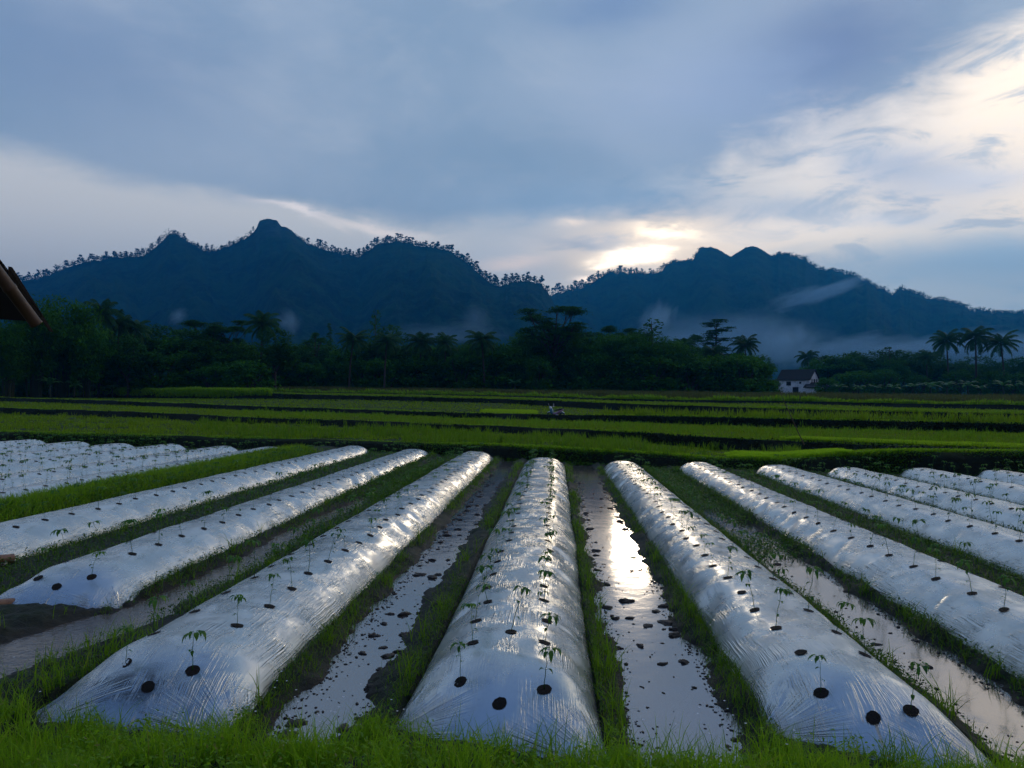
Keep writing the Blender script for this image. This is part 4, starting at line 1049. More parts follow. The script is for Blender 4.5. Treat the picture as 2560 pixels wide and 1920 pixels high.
def crest(uu, rid, spans, D, n, seed):
    r = np.random.default_rng(seed); mb_ = MB(); C0 = []
    for (u0, u1, hp) in spans:
        m_ = int(n * (u1 - u0) / 1000); u = r.uniform(u0, u1, m_)
        P_ = np.stack([np.interp(u, uu, rid[:, k]) for k in range(3)], 1); hm = hp * D / F * np.clip(.55 + .9 * fbm(u / 16.0, u * 0, 3, seed), .1, 1.3)
        C0.append(P_ + np.stack([r.normal(0, 3, m_), r.normal(0, 8, m_), hm * r.uniform(-.3, 1, m_)], 1))
    mb_.leaves(np.concatenate(C0), 3.4 * D / 1500 * .8, .7, .1, seed)
    tag(obj('crest_undergrowth', mb_.mesh('crest_undergrowth', [M['ridge']])), kind='stuff')
crest(uuL, ridL, [(-100, 400, 12), (400, 630, 9), (740, 1372, 12)], 1500, 9000, 420)
crest(uuR, ridR, [(1376, 1660, 12), (1660, 1760, 5), (1930, 2600, 8)], 2150, 9000, 421)

# ------------------------------------------------------------ trees of the tree line (all prototypes are 10 m tall)
def limbs(mb_, p0, dirv, L, rad, depth, r, tips, spread=.7, up=.25):
    d = np.asarray(dirv, float); d /= np.linalg.norm(d); n = 5
    pts = [np.asarray(p0, float)]
    for i in range(n - 1):
        d = d + r.normal(0, .10, 3) + np.array([0, 0, up * .12]); d /= np.linalg.norm(d); pts.append(pts[-1] + d * L / (n - 1))
    mb_.tube(pts, np.linspace(rad, rad * .55, n), 5, False)
    if depth == 0: tips.append(pts[-1]); tips.append(pts[2]); return
    for k in range(int(r.integers(2, 4))):
        nd = d + r.normal(0, spread, 3); nd[2] = abs(nd[2]) * .7 + up
        limbs(mb_, pts[-1] if k else pts[3], nd, L * r.uniform(.6, .8), rad * .55, depth - 1, r, tips, spread, up)
def make_root(name, trunk, crown, bark, leafm, partc='crown', partt='trunk'):
    root = empty(name); obj(partt, trunk.mesh(partt, [bark]), root); obj(partc, crown.mesh(partc, [leafm]), root); root.location = (0, -500, -50); return root
def broad(seed, leafm, dens=1.0, squash=1.0):
    r = np.random.default_rng(seed); t = MB(); tips = []
    t.tube([[0, 0, -.5], [.1, 0, 1.3], [r.uniform(-.3, .3), r.uniform(-.3, .3), 3.0]], [.30, .22, .18], 7)
    for k in range(5):
        a = k * 1.25 + r.uniform(-.3, .3); limbs(t, [0, 0, 2.2 + .3 * k], [math.cos(a), math.sin(a), 1.1], r.uniform(1.6, 2.2), .12, 2, r, tips, .6, .35)
    C0 = []; cr = MB()
    for p_ in tips:
        n = int(r.integers(40, 80) * dens); C0.append(p_ + r.normal(0, 1, (n, 3)) * np.array([.42, .42, .30]))
    for k in range(46):
        a = r.uniform(0, 6.28); z = r.uniform(-1, 1); rr = math.sqrt(1 - z * z) * r.uniform(.7, 1.0)
        c0 = np.array([math.cos(a) * rr * 2.9, math.sin(a) * rr * 2.9, 5.9 + z * 3.2 * squash]); n = int(46 * dens)
        C0.append(c0 + r.normal(0, 1, (n, 3)) * np.array([.45, .45, .28]))
    C0 = np.concatenate(C0); C0 = C0[(C0[:, 2] > .9) & (C0[:, 2] < 10)]
    cr.leaves(C0, .42 * r.uniform(.7, 1.3, len(C0)), .55, .25, seed)
    return make_root('broadleaf_tree', t, cr, M['bark'], leafm)
def albizia(seed, tiers=3, tallthin=False):
    r = np.random.default_rng(seed); t = MB(); cr = MB(); C0 = []
    t.tube([[0, 0, -.5], [.05, 0, 2.5], [.2, .1, 5.2], [.3, 0, 8.8 if tallthin else 6.5]], [.20, .16, .11, .04], 6)
    nlimb = 13 if tallthin else 20
    for k in range(nlimb):
        a = k * 2.4 + r.uniform(-.4, .4)
        if tallthin: z0 = 3.5 + 5.6 * k / nlimb; reach = 1.5 * (1.15 - k / nlimb); rise = .5
        else: z0 = 3.0 + 3.2 * k / nlimb; reach = r.uniform(1.4, 3.5); rise = (9.6 - z0) * r.uniform(.12, .95) * (1.15 - .22 * reach / 3.4)
        p0 = np.array([.15, 0, z0]); p3 = np.array([math.cos(a) * reach, math.sin(a) * reach, z0 + rise])
        p1 = p0 * .6 + p3 * .4 + np.array([0, 0, -.1]); p2 = p0 * .3 + p3 * .7 + np.array([0, 0, .0])
        t.tube([p0, p1, p2, p3], [.08, .06, .045, .02], 4, False)
        for j in range(4 if not tallthin else 3):
            ca = a + r.uniform(-.8, .8); c0 = p3 + np.array([math.cos(ca), math.sin(ca), 0]) * r.uniform(-.5, .6) + np.array([0, 0, r.uniform(-.25, .25)])
            t.tube([p2, (p2 + c0) / 2 + [0, 0, .05], c0], [.03, .02, .01], 3, False)
            n = 170; q_ = r.normal(0, 1, (n, 3)) * np.array([.50, .50, .055]) * (0.75 if tallthin else 1)
            q_[:, 2] -= .10 * (q_[:, 0] ** 2 + q_[:, 1] ** 2); C0.append(c0 + q_)
    C0 = np.concatenate(C0); cr.leaves(C0, .26 * r.uniform(.7, 1.3, len(C0)), .5, .5, seed)
    return make_root('umbrella_tree', t, cr, M['bark'], M['tree'])
def palm(seed, nf=26, droop=1.0):
    r = np.random.default_rng(seed); t = MB(); cr = MB(); bx, by = r.uniform(-.5, .5, 2)
    ts_ = np.linspace(0, 1, 9); P_ = np.stack([bx * ts_ ** 2, by * ts_ ** 2, -.3 + 8.0 * ts_], 1)
    t.tube(P_, np.linspace(.16, .085, 9) + .03 * (ts_ == 0), 7); top = P_[-1]
    for k in range(nf):
        a = k * 2.4 + r.uniform(-.2, .2); e0 = 1.35 - 1.9 * (k / nf) + r.uniform(-.1, .1); L = r.uniform(2.4, 2.9)
        d = np.array([math.cos(a), math.sin(a), 0]); n = 15; pos = top.copy(); el_ = e0; ctr = [pos.copy()]
        for i in range(n - 1):
            el_ -= (1.35 * droop) / (n - 1) * (.5 + 1.2 * i / n); pos = pos + (d * math.cos(el_) + np.array([0, 0, math.sin(el_)])) * L / (n - 1); ctr.append(pos.copy())
        ctr = np.array(ctr); t_ = np.gradient(ctr, axis=0); cr.tube(ctr, np.linspace(.035, .008, n), 3, False)
        sd_ = np.array([-math.sin(a), math.cos(a), 0.0])
        for i in range(2, n):
            for h_ in (0, .5):
                f = (i + h_) / n; i0 = min(i, n - 2); c0 = ctr[i0] * (1 - h_) + ctr[i0 + 1] * h_; tt_ = t_[i0] / np.linalg.norm(t_[i0])
                ll = .75 * math.sin(min(1, max(.12, f * 1.15)) * 2.9) ** .6 * r.uniform(.8, 1.1) if f < .95 else .3
                for s_ in (-1, 1):
                    o_ = sd_ * s_ * .75 + tt_ * .5 + np.array([0, 0, -.42 - .25 * r.uniform()]); o_ /= np.linalg.norm(o_); wv = tt_ * .045
                    e1 = c0 + o_ * ll * .55; e2 = c0 + o_ * ll + np.array([0, 0, -.12 * ll])
                    cr.add([c0 - wv, c0 + wv, e1 + wv, e1 - wv, e2], [(0, 1, 2, 3)], [(3, 2, 4)])
    for k in range(7):
        a = r.uniform(0, 6.28); c0 = top + np.array([math.cos(a) * .22, math.sin(a) * .22, -.15 - r.uniform(0, .2)])
        t.add(ico * .13 + c0, None, icf)
    return make_root('coconut_palm', t, cr, M['bark'], M['palm'], 'fronds')
def bamboo(seed):
    r = np.random.default_rng(seed); t = MB(); cr = MB(); C0 = []
    for k in range(30):
        a = r.uniform(0, 6.28); b0 = r.uniform(0, .9); L = r.uniform(7.5, 10.5); out = r.uniform(.8, 3.4)
        s_ = np.linspace(0, 1, 8); x = b0 + out * s_ ** 2.2; z = L * (s_ - .18 * s_ ** 3 * (out / 2.5))
        P_ = np.stack([np.cos(a) * x, np.sin(a) * x, z - .3], 1); P_[:, 2] *= 10 / 10.3
        t.tube(P_, np.linspace(.05, .012, 8), 4, False)
        for j in range(3, 8):
            n = 60; C0.append(P_[j] + r.normal(0, 1, (n, 3)) * np.array([.5, .5, .32]) + [0, 0, -.2])
    C0 = np.concatenate(C0); C0 = C0[C0[:, 2] < 10.2]; cr.leaves(C0, .55 * r.uniform(.7, 1.3, len(C0)), .26, 0, seed, droop=.9)
    return make_root('bamboo_clump', t, cr, M['palebark'], M['tree2'], 'foliage', 'culms')
def teak(seed):
    r = np.random.default_rng(seed); t = MB(); cr = MB(); C0 = []
    t.tube([[0, 0, -.3], [.1, 0, 4], [0, .1, 7], [.1, 0, 9.6]], [.14, .10, .07, .03], 6)
    for k in range(20):
        a = k * 2.4; z0 = 3.0 + 6.4 * k / 20; L = 1.35 * (1.25 - k / 20) + .2; e_ = np.array([math.cos(a) * L, math.sin(a) * L, z0 + L * .6])
        t.tube([[0.05, 0, z0], e_ * .5 + np.array([0, 0, z0 * .5]), e_], [.035, .025, .015], 4, False)
        C0.append(e_ + r.normal(0, .26, (15, 3))); 
    C0 = np.concatenate(C0); cr.leaves(C0, .46 * r.uniform(.7, 1.2, len(C0)), .8, .2, seed)
    return make_root('teak_tree', t, cr, M['bark'], M['tree'])
def banana(seed):
    r = np.random.default_rng(seed); t = MB(); cr = MB()
    t.tube([[0, 0, -.2], [.1, 0, 2.5], [.2, 0, 5]], [.5, .42, .28], 8)
    for k in range(10):
        a = k * 2.4 + r.uniform(-.3, .3); L = r.uniform(4.6, 6); el_ = r.uniform(.7, 1.4); d = np.array([math.cos(a), math.sin(a), 0]); sd_ = np.array([-math.sin(a), math.cos(a), 0]); n = 9
        pos = np.array([.2, 0, 4.7]); V = []; 
        for i in range(n):
            f = i / (n - 1); w = .85 * math.sin(min(1, f * 1.05) * math.pi) ** .5 * .9 if i else .06
            if i == n - 1: w = .03
            w *= r.uniform(.85, 1.1); V += [pos - sd_ * w - [0, 0, w * .35], pos, pos + sd_ * w - [0, 0, w * .35]]
            el_ -= r.uniform(.16, .30) * (.5 + f); pos = pos + (d * math.cos(el_) + np.array([0, 0, math.sin(el_)])) * L / (n - 1)
        Q = []
        for i in range(n - 1): Q += [(3 * i, 3 * i + 1, 3 * i + 4, 3 * i + 3), (3 * i + 1, 3 * i + 2, 3 * i + 5, 3 * i + 4)]
        cr.add(V, Q)
    return make_root('banana_plant', t, cr, M['palebark'], M['banana'], 'leaves', 'stem')
def bush(seed):
    r = np.random.default_rng(seed); t = MB(); cr = MB(); C0 = []
    for k in range(10):
        a = k * 2.4; rad = r.uniform(1.5, 5.5); c0 = np.array([math.cos(a) * rad, math.sin(a) * rad, r.uniform(3.5, 8.6)])
        t.tube([[0, 0, -.4], c0 * .45, c0], [.25, .16, .06], 5, False)
    for k in range(44):
        a = r.uniform(0, 6.28); z = r.uniform(0, 1); rr = math.sqrt(max(0, 1 - z * z * .8)) * r.uniform(.6, 1) * 6.0
        C0.append(np.array([math.cos(a) * rr, math.sin(a) * rr, .6 + z * 8.6]) + r.normal(0, 1, (60, 3)) * np.array([.9, .9, .7]))
    C0 = np.concatenate(C0); C0 = C0[(C0[:, 2] > -.2) & (C0[:, 2] < 10.2)]; cr.leaves(C0, 1.0 * r.uniform(.7, 1.3, len(C0)), .5, .2, seed)
    return make_root('bush', t, cr, M['bark'], M['tree2'], 'foliage', 'branches')
PK = {'broad': [broad(500, M['tree']), broad(501, M['tree2'], .9, .9), broad(502, M['tree'], .8, 1.0)],
      'albizia': [albizia(510), albizia(511)], 'tallalb': [albizia(512, tallthin=True)], 'palm': [palm(520), palm(521, 24, 1.15), palm(522, 22, .9)],
      'bamboo': [bamboo(530), bamboo(531)], 'teak': [teak(540)], 'banana': [banana(550), banana(551)], 'bush': [bush(560), bush(561)]}
used_root = set(); rT = np.random.default_rng(600); ci = {}
def plant(kind, u, vtop, d, wf, label, cat, group=None, var=None, rz=None):
    rr = ray(u, 1000); x = rr[0] / rr[1] * d; zb = ground_far(x, d); zt = float(at(u, vtop, d)[2])
    hz = (zt - zb) / 10.0; pr = PK[kind]; ci[kind] = ci.get(kind, 0) + 1
    root = pr[(ci[kind] if var is None else var) % len(pr)]
    rz = rT.uniform(0, 6.28) if rz is None else rz; s_ = (hz * wf, hz * wf, hz)
    if root.name not in used_root:
        used_root.add(root.name); root.location = (x, d, zb); root.rotation_euler = (0, 0, rz); root.scale = s_; tag(root, label, cat, group); return root
    return dup(root, (x, d, zb), rz, s_, label, cat, group)
FT = [
 ('albizia', 1385, 738, 128, 1.0, 'tallest flat-topped umbrella tree, standing clear above the middle of the tree line', 'tree'),
 ('albizia', 1432, 800, 140, .9, 'lower umbrella tree just right of the tallest one', 'tree'),
 ('albizia', 1530, 800, 140, .85, 'umbrella tree midway between the tallest one and the big-leaved tree', 'tree'),
 ('albizia', 1585, 806, 146, .8, 'flat-crowned umbrella tree just left of the thin big-leaved tree', 'tree'),
 ('teak', 1627, 795, 128, 1.3, 'thin tree with big round leaves against the mist', 'tree'),
 ('palm', 1702, 830, 144, 1.0, 'coconut palm left of the tall tiered tree', 'palm'),
 ('albizia', 1743, 818, 160, .6, 'small umbrella tree touching the tall tiered tree', 'tree'),
 ('tallalb', 1792, 787, 150, 1.25, 'tall narrow tiered tree right of centre', 'tree'),
 ('palm', 1790, 850, 136, 1.05, 'coconut palm in front of the tall tiered tree', 'palm'),
 ('palm', 1866, 826, 144, 1.0, 'coconut palm at the right end of the dark tree mass', 'palm'),
 ('broad', 1903, 875, 155, .9, 'rounded tree ending the dark tree mass, left of the white house', 'tree'),
 ('palm', 2021, 866, 215, 1.1, 'coconut palm directly behind the white house', 'palm'),
 ('broad', 2070, 882, 220, 1.3, 'wide dark tree behind the right side of the white house', 'tree'),
 ('broad', 2140, 874, 212, 1.05, 'rounded dark tree, second right of the white house', 'tree'),
 ('teak', 2226, 866, 195, 1.9, 'ragged-topped tree midway between the white house and the tall palms', 'tree'),
 ('broad', 2235, 885, 190, 1.0, 'dark round tree under the ragged-topped one', 'tree'),
 ('palm', 2318, 866, 185, 1.15, 'short coconut palm left of the three tall palms', 'palm'),
 ('palm', 2371, 812, 190, 1.0, 'leftmost of the three tall coconut palms', 'palm'),
 ('palm', 2441, 801, 188, 1.0, 'middle and tallest of the three tall coconut palms', 'palm'),
 ('palm', 2512, 816, 186, 1.05, 'rightmost of the three tall coconut palms', 'palm'),
 ('palm', 2402, 902, 230, 1.2, 'small far coconut palm seen between the tall ones', 'palm'),
 ('palm', 1210, 812, 120, 1.2, 'wide bushy coconut palm left of the tallest umbrella tree', 'palm'),
 ('palm', 1113, 820, 122, .95, 'spiky coconut palm standing in the dip of the tree line', 'palm'),
 ('palm', 1048, 818, 122, 1.1, 'coconut palm left of the dip in the tree line', 'palm'),
 ('broad', 978, 800, 126, .95, 'rounded leafy tree under the two-tufted sapling', 'tree'),
 ('palm', 960, 815, 114, 1.1, 'coconut palm mixed into the rounded leafy tree', 'palm'),
 ('teak', 936, 772, 130, .55, 'thin two-tufted sapling sticking out above the tree line', 'tree'),
 ('palm', 872, 810, 116, 1.1, 'coconut palm with one frond curling over its top', 'palm'),
 ('tallalb', 822, 798, 140, .28, 'pole-thin tree sticking up right of the leafy round tree', 'tree'),
 ('albizia', 786, 818, 130, .5, 'small flat-topped tree by the pole-thin tree', 'tree'),
 ('palm', 650, 762, 106, .98, 'big coconut palm rising over the green round tree', 'palm'),
 ('broad', 688, 812, 104, .95, 'mid-green round tree with a bare dark trunk by the field edge', 'tree'),
 ('albizia', 528, 784, 112, .95, 'umbrella tree left of the big coconut palm', 'tree'),
 ('albizia', 572, 783, 116, .8, 'umbrella tree nearest the big coconut palm', 'tree'),
 ('broad', 470, 800, 110, 1.1, 'dark rounded tree below the left umbrella trees', 'tree'),
 ('broad', 400, 800, 112, 1.1, 'dark rounded tree right of the leftmost palms', 'tree'),
 ('palm', 330, 778, 102, .9, 'coconut palm lowest of the leftmost three', 'palm'),
 ('palm', 291, 764, 100, .85, 'coconut palm middle of the leftmost three', 'palm'),
 ('palm', 246, 728, 98, .75, 'tallest of the leftmost three coconut palms', 'palm'),
 ('bamboo', 150, 722, 92, .85, 'tall feathery bamboo clump at the far left, lower mountain behind it', 'bamboo'),
 ('bamboo', 90, 728, 88, .85, 'tall feathery bamboo clump beside the roof corner', 'bamboo'),
 ('bamboo', 20, 790, 84, .9, 'bamboo clump behind the bamboo rafter of the roof', 'bamboo'),
 ('bamboo', 215, 790, 92, .8, 'low bamboo clump under the tallest left palm', 'bamboo'),
 ('bamboo', -60, 740, 86, .9, 'bamboo clump hidden behind the roof', 'bamboo'),
 ('broad', 320, 830, 96, 1.0, 'dark leafy tree below the left palms', 'tree'),
 ('bush', 1205, 946, 121, .9, 'small green shrub left of the banana plant, at the field edge', 'bush'),
 ('banana', 1287, 936, 119, 1.1, 'bright banana plant at the field edge below the umbrella tree', 'banana plant'),
 ('banana', 30, 905, 86, .9, 'banana plant at the far left field edge', 'banana plant'),
 ('banana', 125, 925, 88, .9, 'banana plant beside the bamboo at the left field edge', 'banana plant'),
 ('banana', 185, 935, 90, .9, 'small banana plant right of the bamboo', 'banana plant'),
 ('banana', 280, 950, 96, .9, 'banana plant under the left palms', 'banana plant'),
 ('banana', 425, 942, 100, .9, 'banana plant between the dark rounded trees', 'banana plant'),
]
for f in FT: plant(*f)
plant('bush', 1930, 948, 176, 1.0, 'dark bush at the left corner of the white house', 'bush')
plant('bush', 2066, 945, 174, 1.1, 'dark bush at the right corner of the white house', 'bush')
# the dark body of the wood
def line(n, u0, u1, v0, v1, d0, d1, kinds, label, group, wf=(1.1, 1.5)):
    n = int(n * 1.5)
    for i in range(n):
        u = u0 + (u1 - u0) * (i + rT.uniform(.1, .9)) / n; k = kinds[int(rT.integers(0, len(kinds)))]
        vv = v0 + (v1 - v0) * (u - u0) / (u1 - u0) + rT.uniform(-16, 12)
        plant(k, u, vv, rT.uniform(d0, d1), rT.uniform(*wf), label, 'bamboo' if k == 'bamboo' else 'tree', group)
line(13, -120, 600, 800, 835, 104, 116, ['broad', 'broad', 'bamboo'], 'dark leafy crown packed into the left part of the tree line', 'trees filling the left tree line')
line(15, 560, 1130, 850, 858, 124, 138, ['broad'], 'dark leafy tree between the palms, left of the dip', 'trees filling the middle tree line')
line(9, 1090, 1340, 856, 850, 126, 140, ['broad', 'bamboo'], 'dark leafy tree in the low part left of the tallest umbrella tree', 'trees filling the dip')
line(16, 1330, 1680, 828, 838, 126, 144, ['broad', 'broad', 'bamboo'], 'dark leafy tree massed below the umbrella trees', 'trees massed below the umbrella trees')
line(9, 1670, 1868, 868, 890, 138, 158, ['broad'], 'dark leafy tree around the tall tiered tree', 'trees around the tiered tree')
line(10, 2040, 2330, 882, 878, 196, 224, ['broad'], 'dark rounded tree behind the banana plants on the right', 'trees behind the right bananas', (1.1, 1.7))
line(9, 2330, 2680, 900, 890, 200, 235, ['broad'], 'hazy low tree behind the three tall palms', 'trees behind the tall palms', (1.2, 1.8))
def under(n, u0, u1, v0, v1, d0, d1, label, group, kinds=('bush',), wf=(.8, 1.3)):
    for i in range(n):
        u = u0 + (u1 - u0) * (i + rT.uniform(.1, .9)) / n; k = kinds[int(rT.integers(0, len(kinds)))]
        plant(k, u, rT.uniform(v0, v1), rT.uniform(d0, d1), rT.uniform(*wf), label, 'banana plant' if k == 'banana' else 'bush', group)
under(22, -120, 640, 880, 940, 98, 104, 'dark bush at the foot of the left trees', 'bushes under the left trees')
under(36, 600, 1300, 880, 935, 120, 128, 'dark bush at the foot of the middle trees', 'bushes under the middle trees')
under(34, 1300, 1895, 880, 935, 121, 134, 'dark bush at the foot of the trees right of the banana plant', 'bushes under the right trees')
under(14, 2075, 2680, 925, 955, 175, 190, 'dark bush at the foot of the far right trees', 'bushes under the far right trees')
under(12, 2090, 2620, 935, 955, 140, 165, 'pale-ribbed banana plant in the right background', 'banana plants on the right', ('banana',), (1.0, 1.2))
under(9, 1620, 1800, 945, 960, 122, 128, 'small banana plant in front of the dark wood', 'banana plants before the wood', ('banana', 'banana'), (1.0, 1.2))

# ------------------------------------------------------------ white house and red-roofed shelter
m, q, b_ = mat('weathered_plaster', (.55, .56, .56), .85, 0, .2)
tx = q.n('ShaderNodeTexCoord'); n1 = q.noise(tx.outputs['Object'], .9, 7, .75)
q.l(q.mix(q.ss(n1, .42, .66), (.9, .9, .9), (.55, .56, .57)), b_.inputs['Base Color']); M['plaster'] = m
m, q, b_ = mat('old_roof_tile', (.035, .030, .028), .85, 0, .2)
tx = q.n('ShaderNodeTexCoord'); wv = q.n('ShaderNodeTexWave'); wv.inputs['Scale'].default_value = 3; wv.inputs['Distortion'].default_value = 1; q.l(tx.outputs['Object'], wv.inputs['Vector'])
q.l(q.mix(wv.outputs['Fac'], (.022, .020, .020), (.05, .042, .038)), b_.inputs['Base Color']); M['tile'] = m
M['dark'] = mat('dark_opening', (.008, .009, .010), .9)[0]
m, q, b_ = mat('red_tin', (.40, .13, .10), .6); M['redtin'] = m
HD = 186.0; hx = float(at(1997, 970, HD)[0]); hz0 = ground_far(hx, HD)
house = empty('white_house', (hx, HD, hz0), R(-42), .94); tag(house, 'white plastered house with a dark tiled gable roof at the back of the fields', 'house')
W, Dp, He, Hr = 8.0, 5.4, 3.9, 6.4
mb_ = MB()
prof_ = [[W / 2, -Dp / 2, 0], [W / 2, Dp / 2, 0], [W / 2, Dp / 2, He], [W / 2, 0, Hr - .15], [W / 2, -Dp / 2, He]]
mb_.prism([[p_[0] - W, p_[1], p_[2]] for p_ in prof_], [W, 0, 0]); obj('wall', mb_.mesh('wall', [M['plaster']], False), house)
mb_ = MB()
for s_ in (-1, 1):
    mb_.prism([[-W / 2 - .6, s_ * (Dp / 2 + .35), He - .2], [-W / 2 - .6, 0, Hr], [-W / 2 - .6, 0, Hr + .16], [-W / 2 - .6, s_ * (Dp / 2 + .35), He - .04]], [W + .95, 0, 0])
obj('roof', mb_.mesh('roof', [M['tile']], False), house)
def win(c, size, parent=house, name='window'):
    mb_ = MB(); mb_.box(c, size); return obj(name, mb_.mesh(name, [M['dark']], False), parent)
win((-1.4, -Dp / 2 - .02, 2.9), (1.2, .1, 1.0)); win((1.6, -Dp / 2 - .02, 3.1), (.5, .1, .5)); win((.4, -Dp / 2 - .02, 1.0), (1.5, .1, 2.0), name='door')
for yy in (-1.4, 0, 1.3): win((W / 2 + .02, yy, 3.6), (.1, .7 if yy == 0 else .4, .9))
mb_ = MB(); mb_.box((-5.6, -1.4, 1.15), (4.6, 4.2, 2.3)); obj('side_wing', mb_.mesh('side_wing', [M['plaster']], False), house)
mb_ = MB(); mb_.prism([[-8.4, -4.1, 2.05], [-8.4, 1.2, 3.9], [-8.4, 1.2, 4.05], [-8.4, -4.1, 2.2]], [4.9, 0, 0]); obj('wing_roof', mb_.mesh('wing_roof', [M['tile']], False), house)
mb_ = MB(); mb_.box((5.1, -2.0, 1.1), (3.0, 3.6, 2.2)); obj('lean_to', mb_.mesh('lean_to', [M['plaster']], False), house)
mb_ = MB(); mb_.prism([[3.0, -4.2, 1.95], [3.0, -1.9, 3.2], [3.0, .4, 2.3], [3.0, .4, 2.15], [3.0, -1.9, 3.02], [3.0, -4.2, 1.8]], [4.1, 0, 0]); obj('lean_to_roof', mb_.mesh('lean_to_roof', [M['tile']], False), house)
# low shed right of the house
sx_ = float(at(2085, 970, 188)[0]); shed = empty('low_shed', (sx_, 186, ground_far(sx_, 186)), R(-8)); tag(shed, 'low dark shed between the white house and the bananas, roof edge catching light', 'shed')
mb_ = MB(); mb_.box((0, 0, 1.0), (5.5, 3, 2.0)); obj('wall', mb_.mesh('wall', [M['bark']], False), shed)
mb_ = MB(); mb_.prism([[-3, -2.0, 1.9], [-3, 0, 2.6], [-3, 2.0, 1.9], [-3, 2, 2.0], [-3, 0, 2.72], [-3, -2.0, 2.0]], [6, 0, 0]); obj('roof', mb_.mesh('roof', [M['tile']], False), shed)
# red tin shelter roof
rx = float(at(1786, 968, 122)[0]); rz_ = float(at(1786, 971, 122)[2]); gz = ground_far(rx, 122)
sh = empty('field_shelter', (rx, 122, gz), R(12)); tag(sh, 'tiny field shelter whose red tin roof shows in front of the dark wood', 'shelter')
mb_ = MB(); hh_ = rz_ - gz; mb_.prism([[-.9, -.8, hh_ - .1], [.75, -.8, hh_ + .30], [.85, -.8, hh_ + .34], [-.9, -.8, hh_ - .06]], [0, 1.5, 0]); obj('roof', mb_.mesh('roof', [M['redtin']], False), sh)
for px_ in (-.7, .65):
    for py_ in (-.6, .5):
        mb_ = MB(); mb_.tube([[px_, py_, -.2], [px_, py_, hh_ + (.02 if px_ < 0 else .24)]], .04, 6); obj('post', mb_.mesh('post', [M['bark']]), sh)

# ------------------------------------------------------------ motorbike on the bank
m, q, b_ = mat('teal_plastic', (.03, .14, .20), .3); M['teal'] = m
M['pink'] = mat('pink_plastic', (.50, .27, .33), .35)[0]; M['white'] = mat('white_plastic', (.75, .78, .80), .35)[0]
M['rubber'] = mat('black_rubber', (.012, .012, .013), .7)[0]; M['chrome'] = mat('chrome', (.6, .6, .62), .2, .9)[0]
bd = 47.4; bp = at(1390, 1028, bd); bz = ground_far(bp[0], bd)
bike = empty('motorbike', (bp[0], bd, float(at(1392, 1028, bd)[2]) - .50), R(-38), .78); tag(bike, 'motorbike with white handlebar cover and teal and pink fairing parked behind the grassy bank', 'motorbike')
def lathe_ring(mb_, c, R_, r_, ax=1, n=24, k=8):
    V = []; Q = []
    for i in range(n):
        a = i * 2 * math.pi / n
        for j in range(k):
            t_ = j * 2 * math.pi / k; rr = R_ + r_ * math.cos(t_); V.append([c[0] + rr * math.cos(a), c[1] + r_ * math.sin(t_), c[2] + rr * math.sin(a)])
    for i in range(n):
        for j in range(k): Q.append((i * k + j, ((i + 1) % n) * k + j, ((i + 1) % n) * k + (j + 1) % k, i * k + (j + 1) % k))
    mb_.add(V, Q)
for wx in (-.62, .62):
    w_ = MB(); lathe_ring(w_, (wx, 0, .28), .235, .045); wh = obj('wheel', w_.mesh('wheel', [M['rubber']]), bike)
    w2 = MB(); lathe_ring(w2, (wx, 0, .28), .18, .015)
    for i in range(6):
        a = i * 1.047; w2.tube([[wx, 0, .28], [wx + math.cos(a) * .18, 0, .28 + math.sin(a) * .18]], .010, 4)
    obj('rim', w2.mesh('rim', [M['chrome']]), wh)
def loft(secs, name, mt, parent):
    """secs: list of (x, z, halfwidth, halfheight)"""
    mb_ = MB(); k = 10; V = []; n = len(secs)
    for (x, z, hw_, hh2) in secs:
        for j in range(k):
            a = j * 2 * math.pi / k; V.append([x, math.cos(a) * hw_, z + math.sin(a) * hh2])
    Q = [(i * k + j, i * k + (j + 1) % k, (i + 1) * k + (j + 1) % k, (i + 1) * k + j) for i in range(n - 1) for j in range(k)]
    V += [[secs[0][0], 0, secs[0][1]], [secs[-1][0], 0, secs[-1][1]]]; T = []
    for j in range(k): T += [(n * k, (j + 1) % k, j), (n * k + 1, (n - 1) * k + j, (n - 1) * k + (j + 1) % k)]
    mb_.add(V, Q, T); return obj(name, mb_.mesh(name, [mt]), parent)
loft([(-.68, .95, .03, .04), (-.60, .93, .10, .10), (-.50, .88, .11, .12), (-.44, .84, .05, .07)], 'headlamp_cowl', M['white'], bike)
loft([(-.58, .55, .04, .12), (-.50, .66, .16, .22), (-.42, .62, .20, .26), (-.34, .50, .17, .20), (-.30, .42, .08, .10)], 'leg_shield', M['teal'], bike)
loft([(-.32, .45, .05, .06), (-.15, .42, .11, .11), (.12, .48, .13, .14), (.4, .62, .12, .12), (.72, .76, .05, .05)], 'body_panel', M['pink'], bike)
loft([(-.12, .70, .06, .02), (0, .73, .13, .05), (.3, .77, .14, .06), (.58, .82, .11, .05), (.68, .84, .04, .02)], 'seat', M['rubber'], bike)
loft([(-.90, .52, .03, .01), (-.72, .58, .07, .03), (-.52, .56, .06, .03), (-.42, .48, .03, .02)], 'front_fender', M['white'], bike)
loft([(.4, .5, .03, .02), (.62, .62, .07, .03), (.85, .52, .05, .02)], 'rear_fender', M['white'], bike)
mb_ = MB(); mb_.tube([[-.40, -.33, 1.02], [-.48, -.16, .98], [-.52, 0, .95], [-.48, .16, .98], [-.40, .33, 1.02]], .014, 6)
hb = obj('handlebar', mb_.mesh('handlebar', [M['chrome']]), bike)
for sy in (-1, 1):
    mb_ = MB(); mb_.tube([[-.46, sy * .22, .99], [-.50, sy * .30, 1.16]], .008, 5); mb_.add(ico * np.array([.02, .065, .045]) + [-.5, sy * .32, 1.19], None, icf); obj('mirror', mb_.mesh('mirror', [M['white']]), hb)
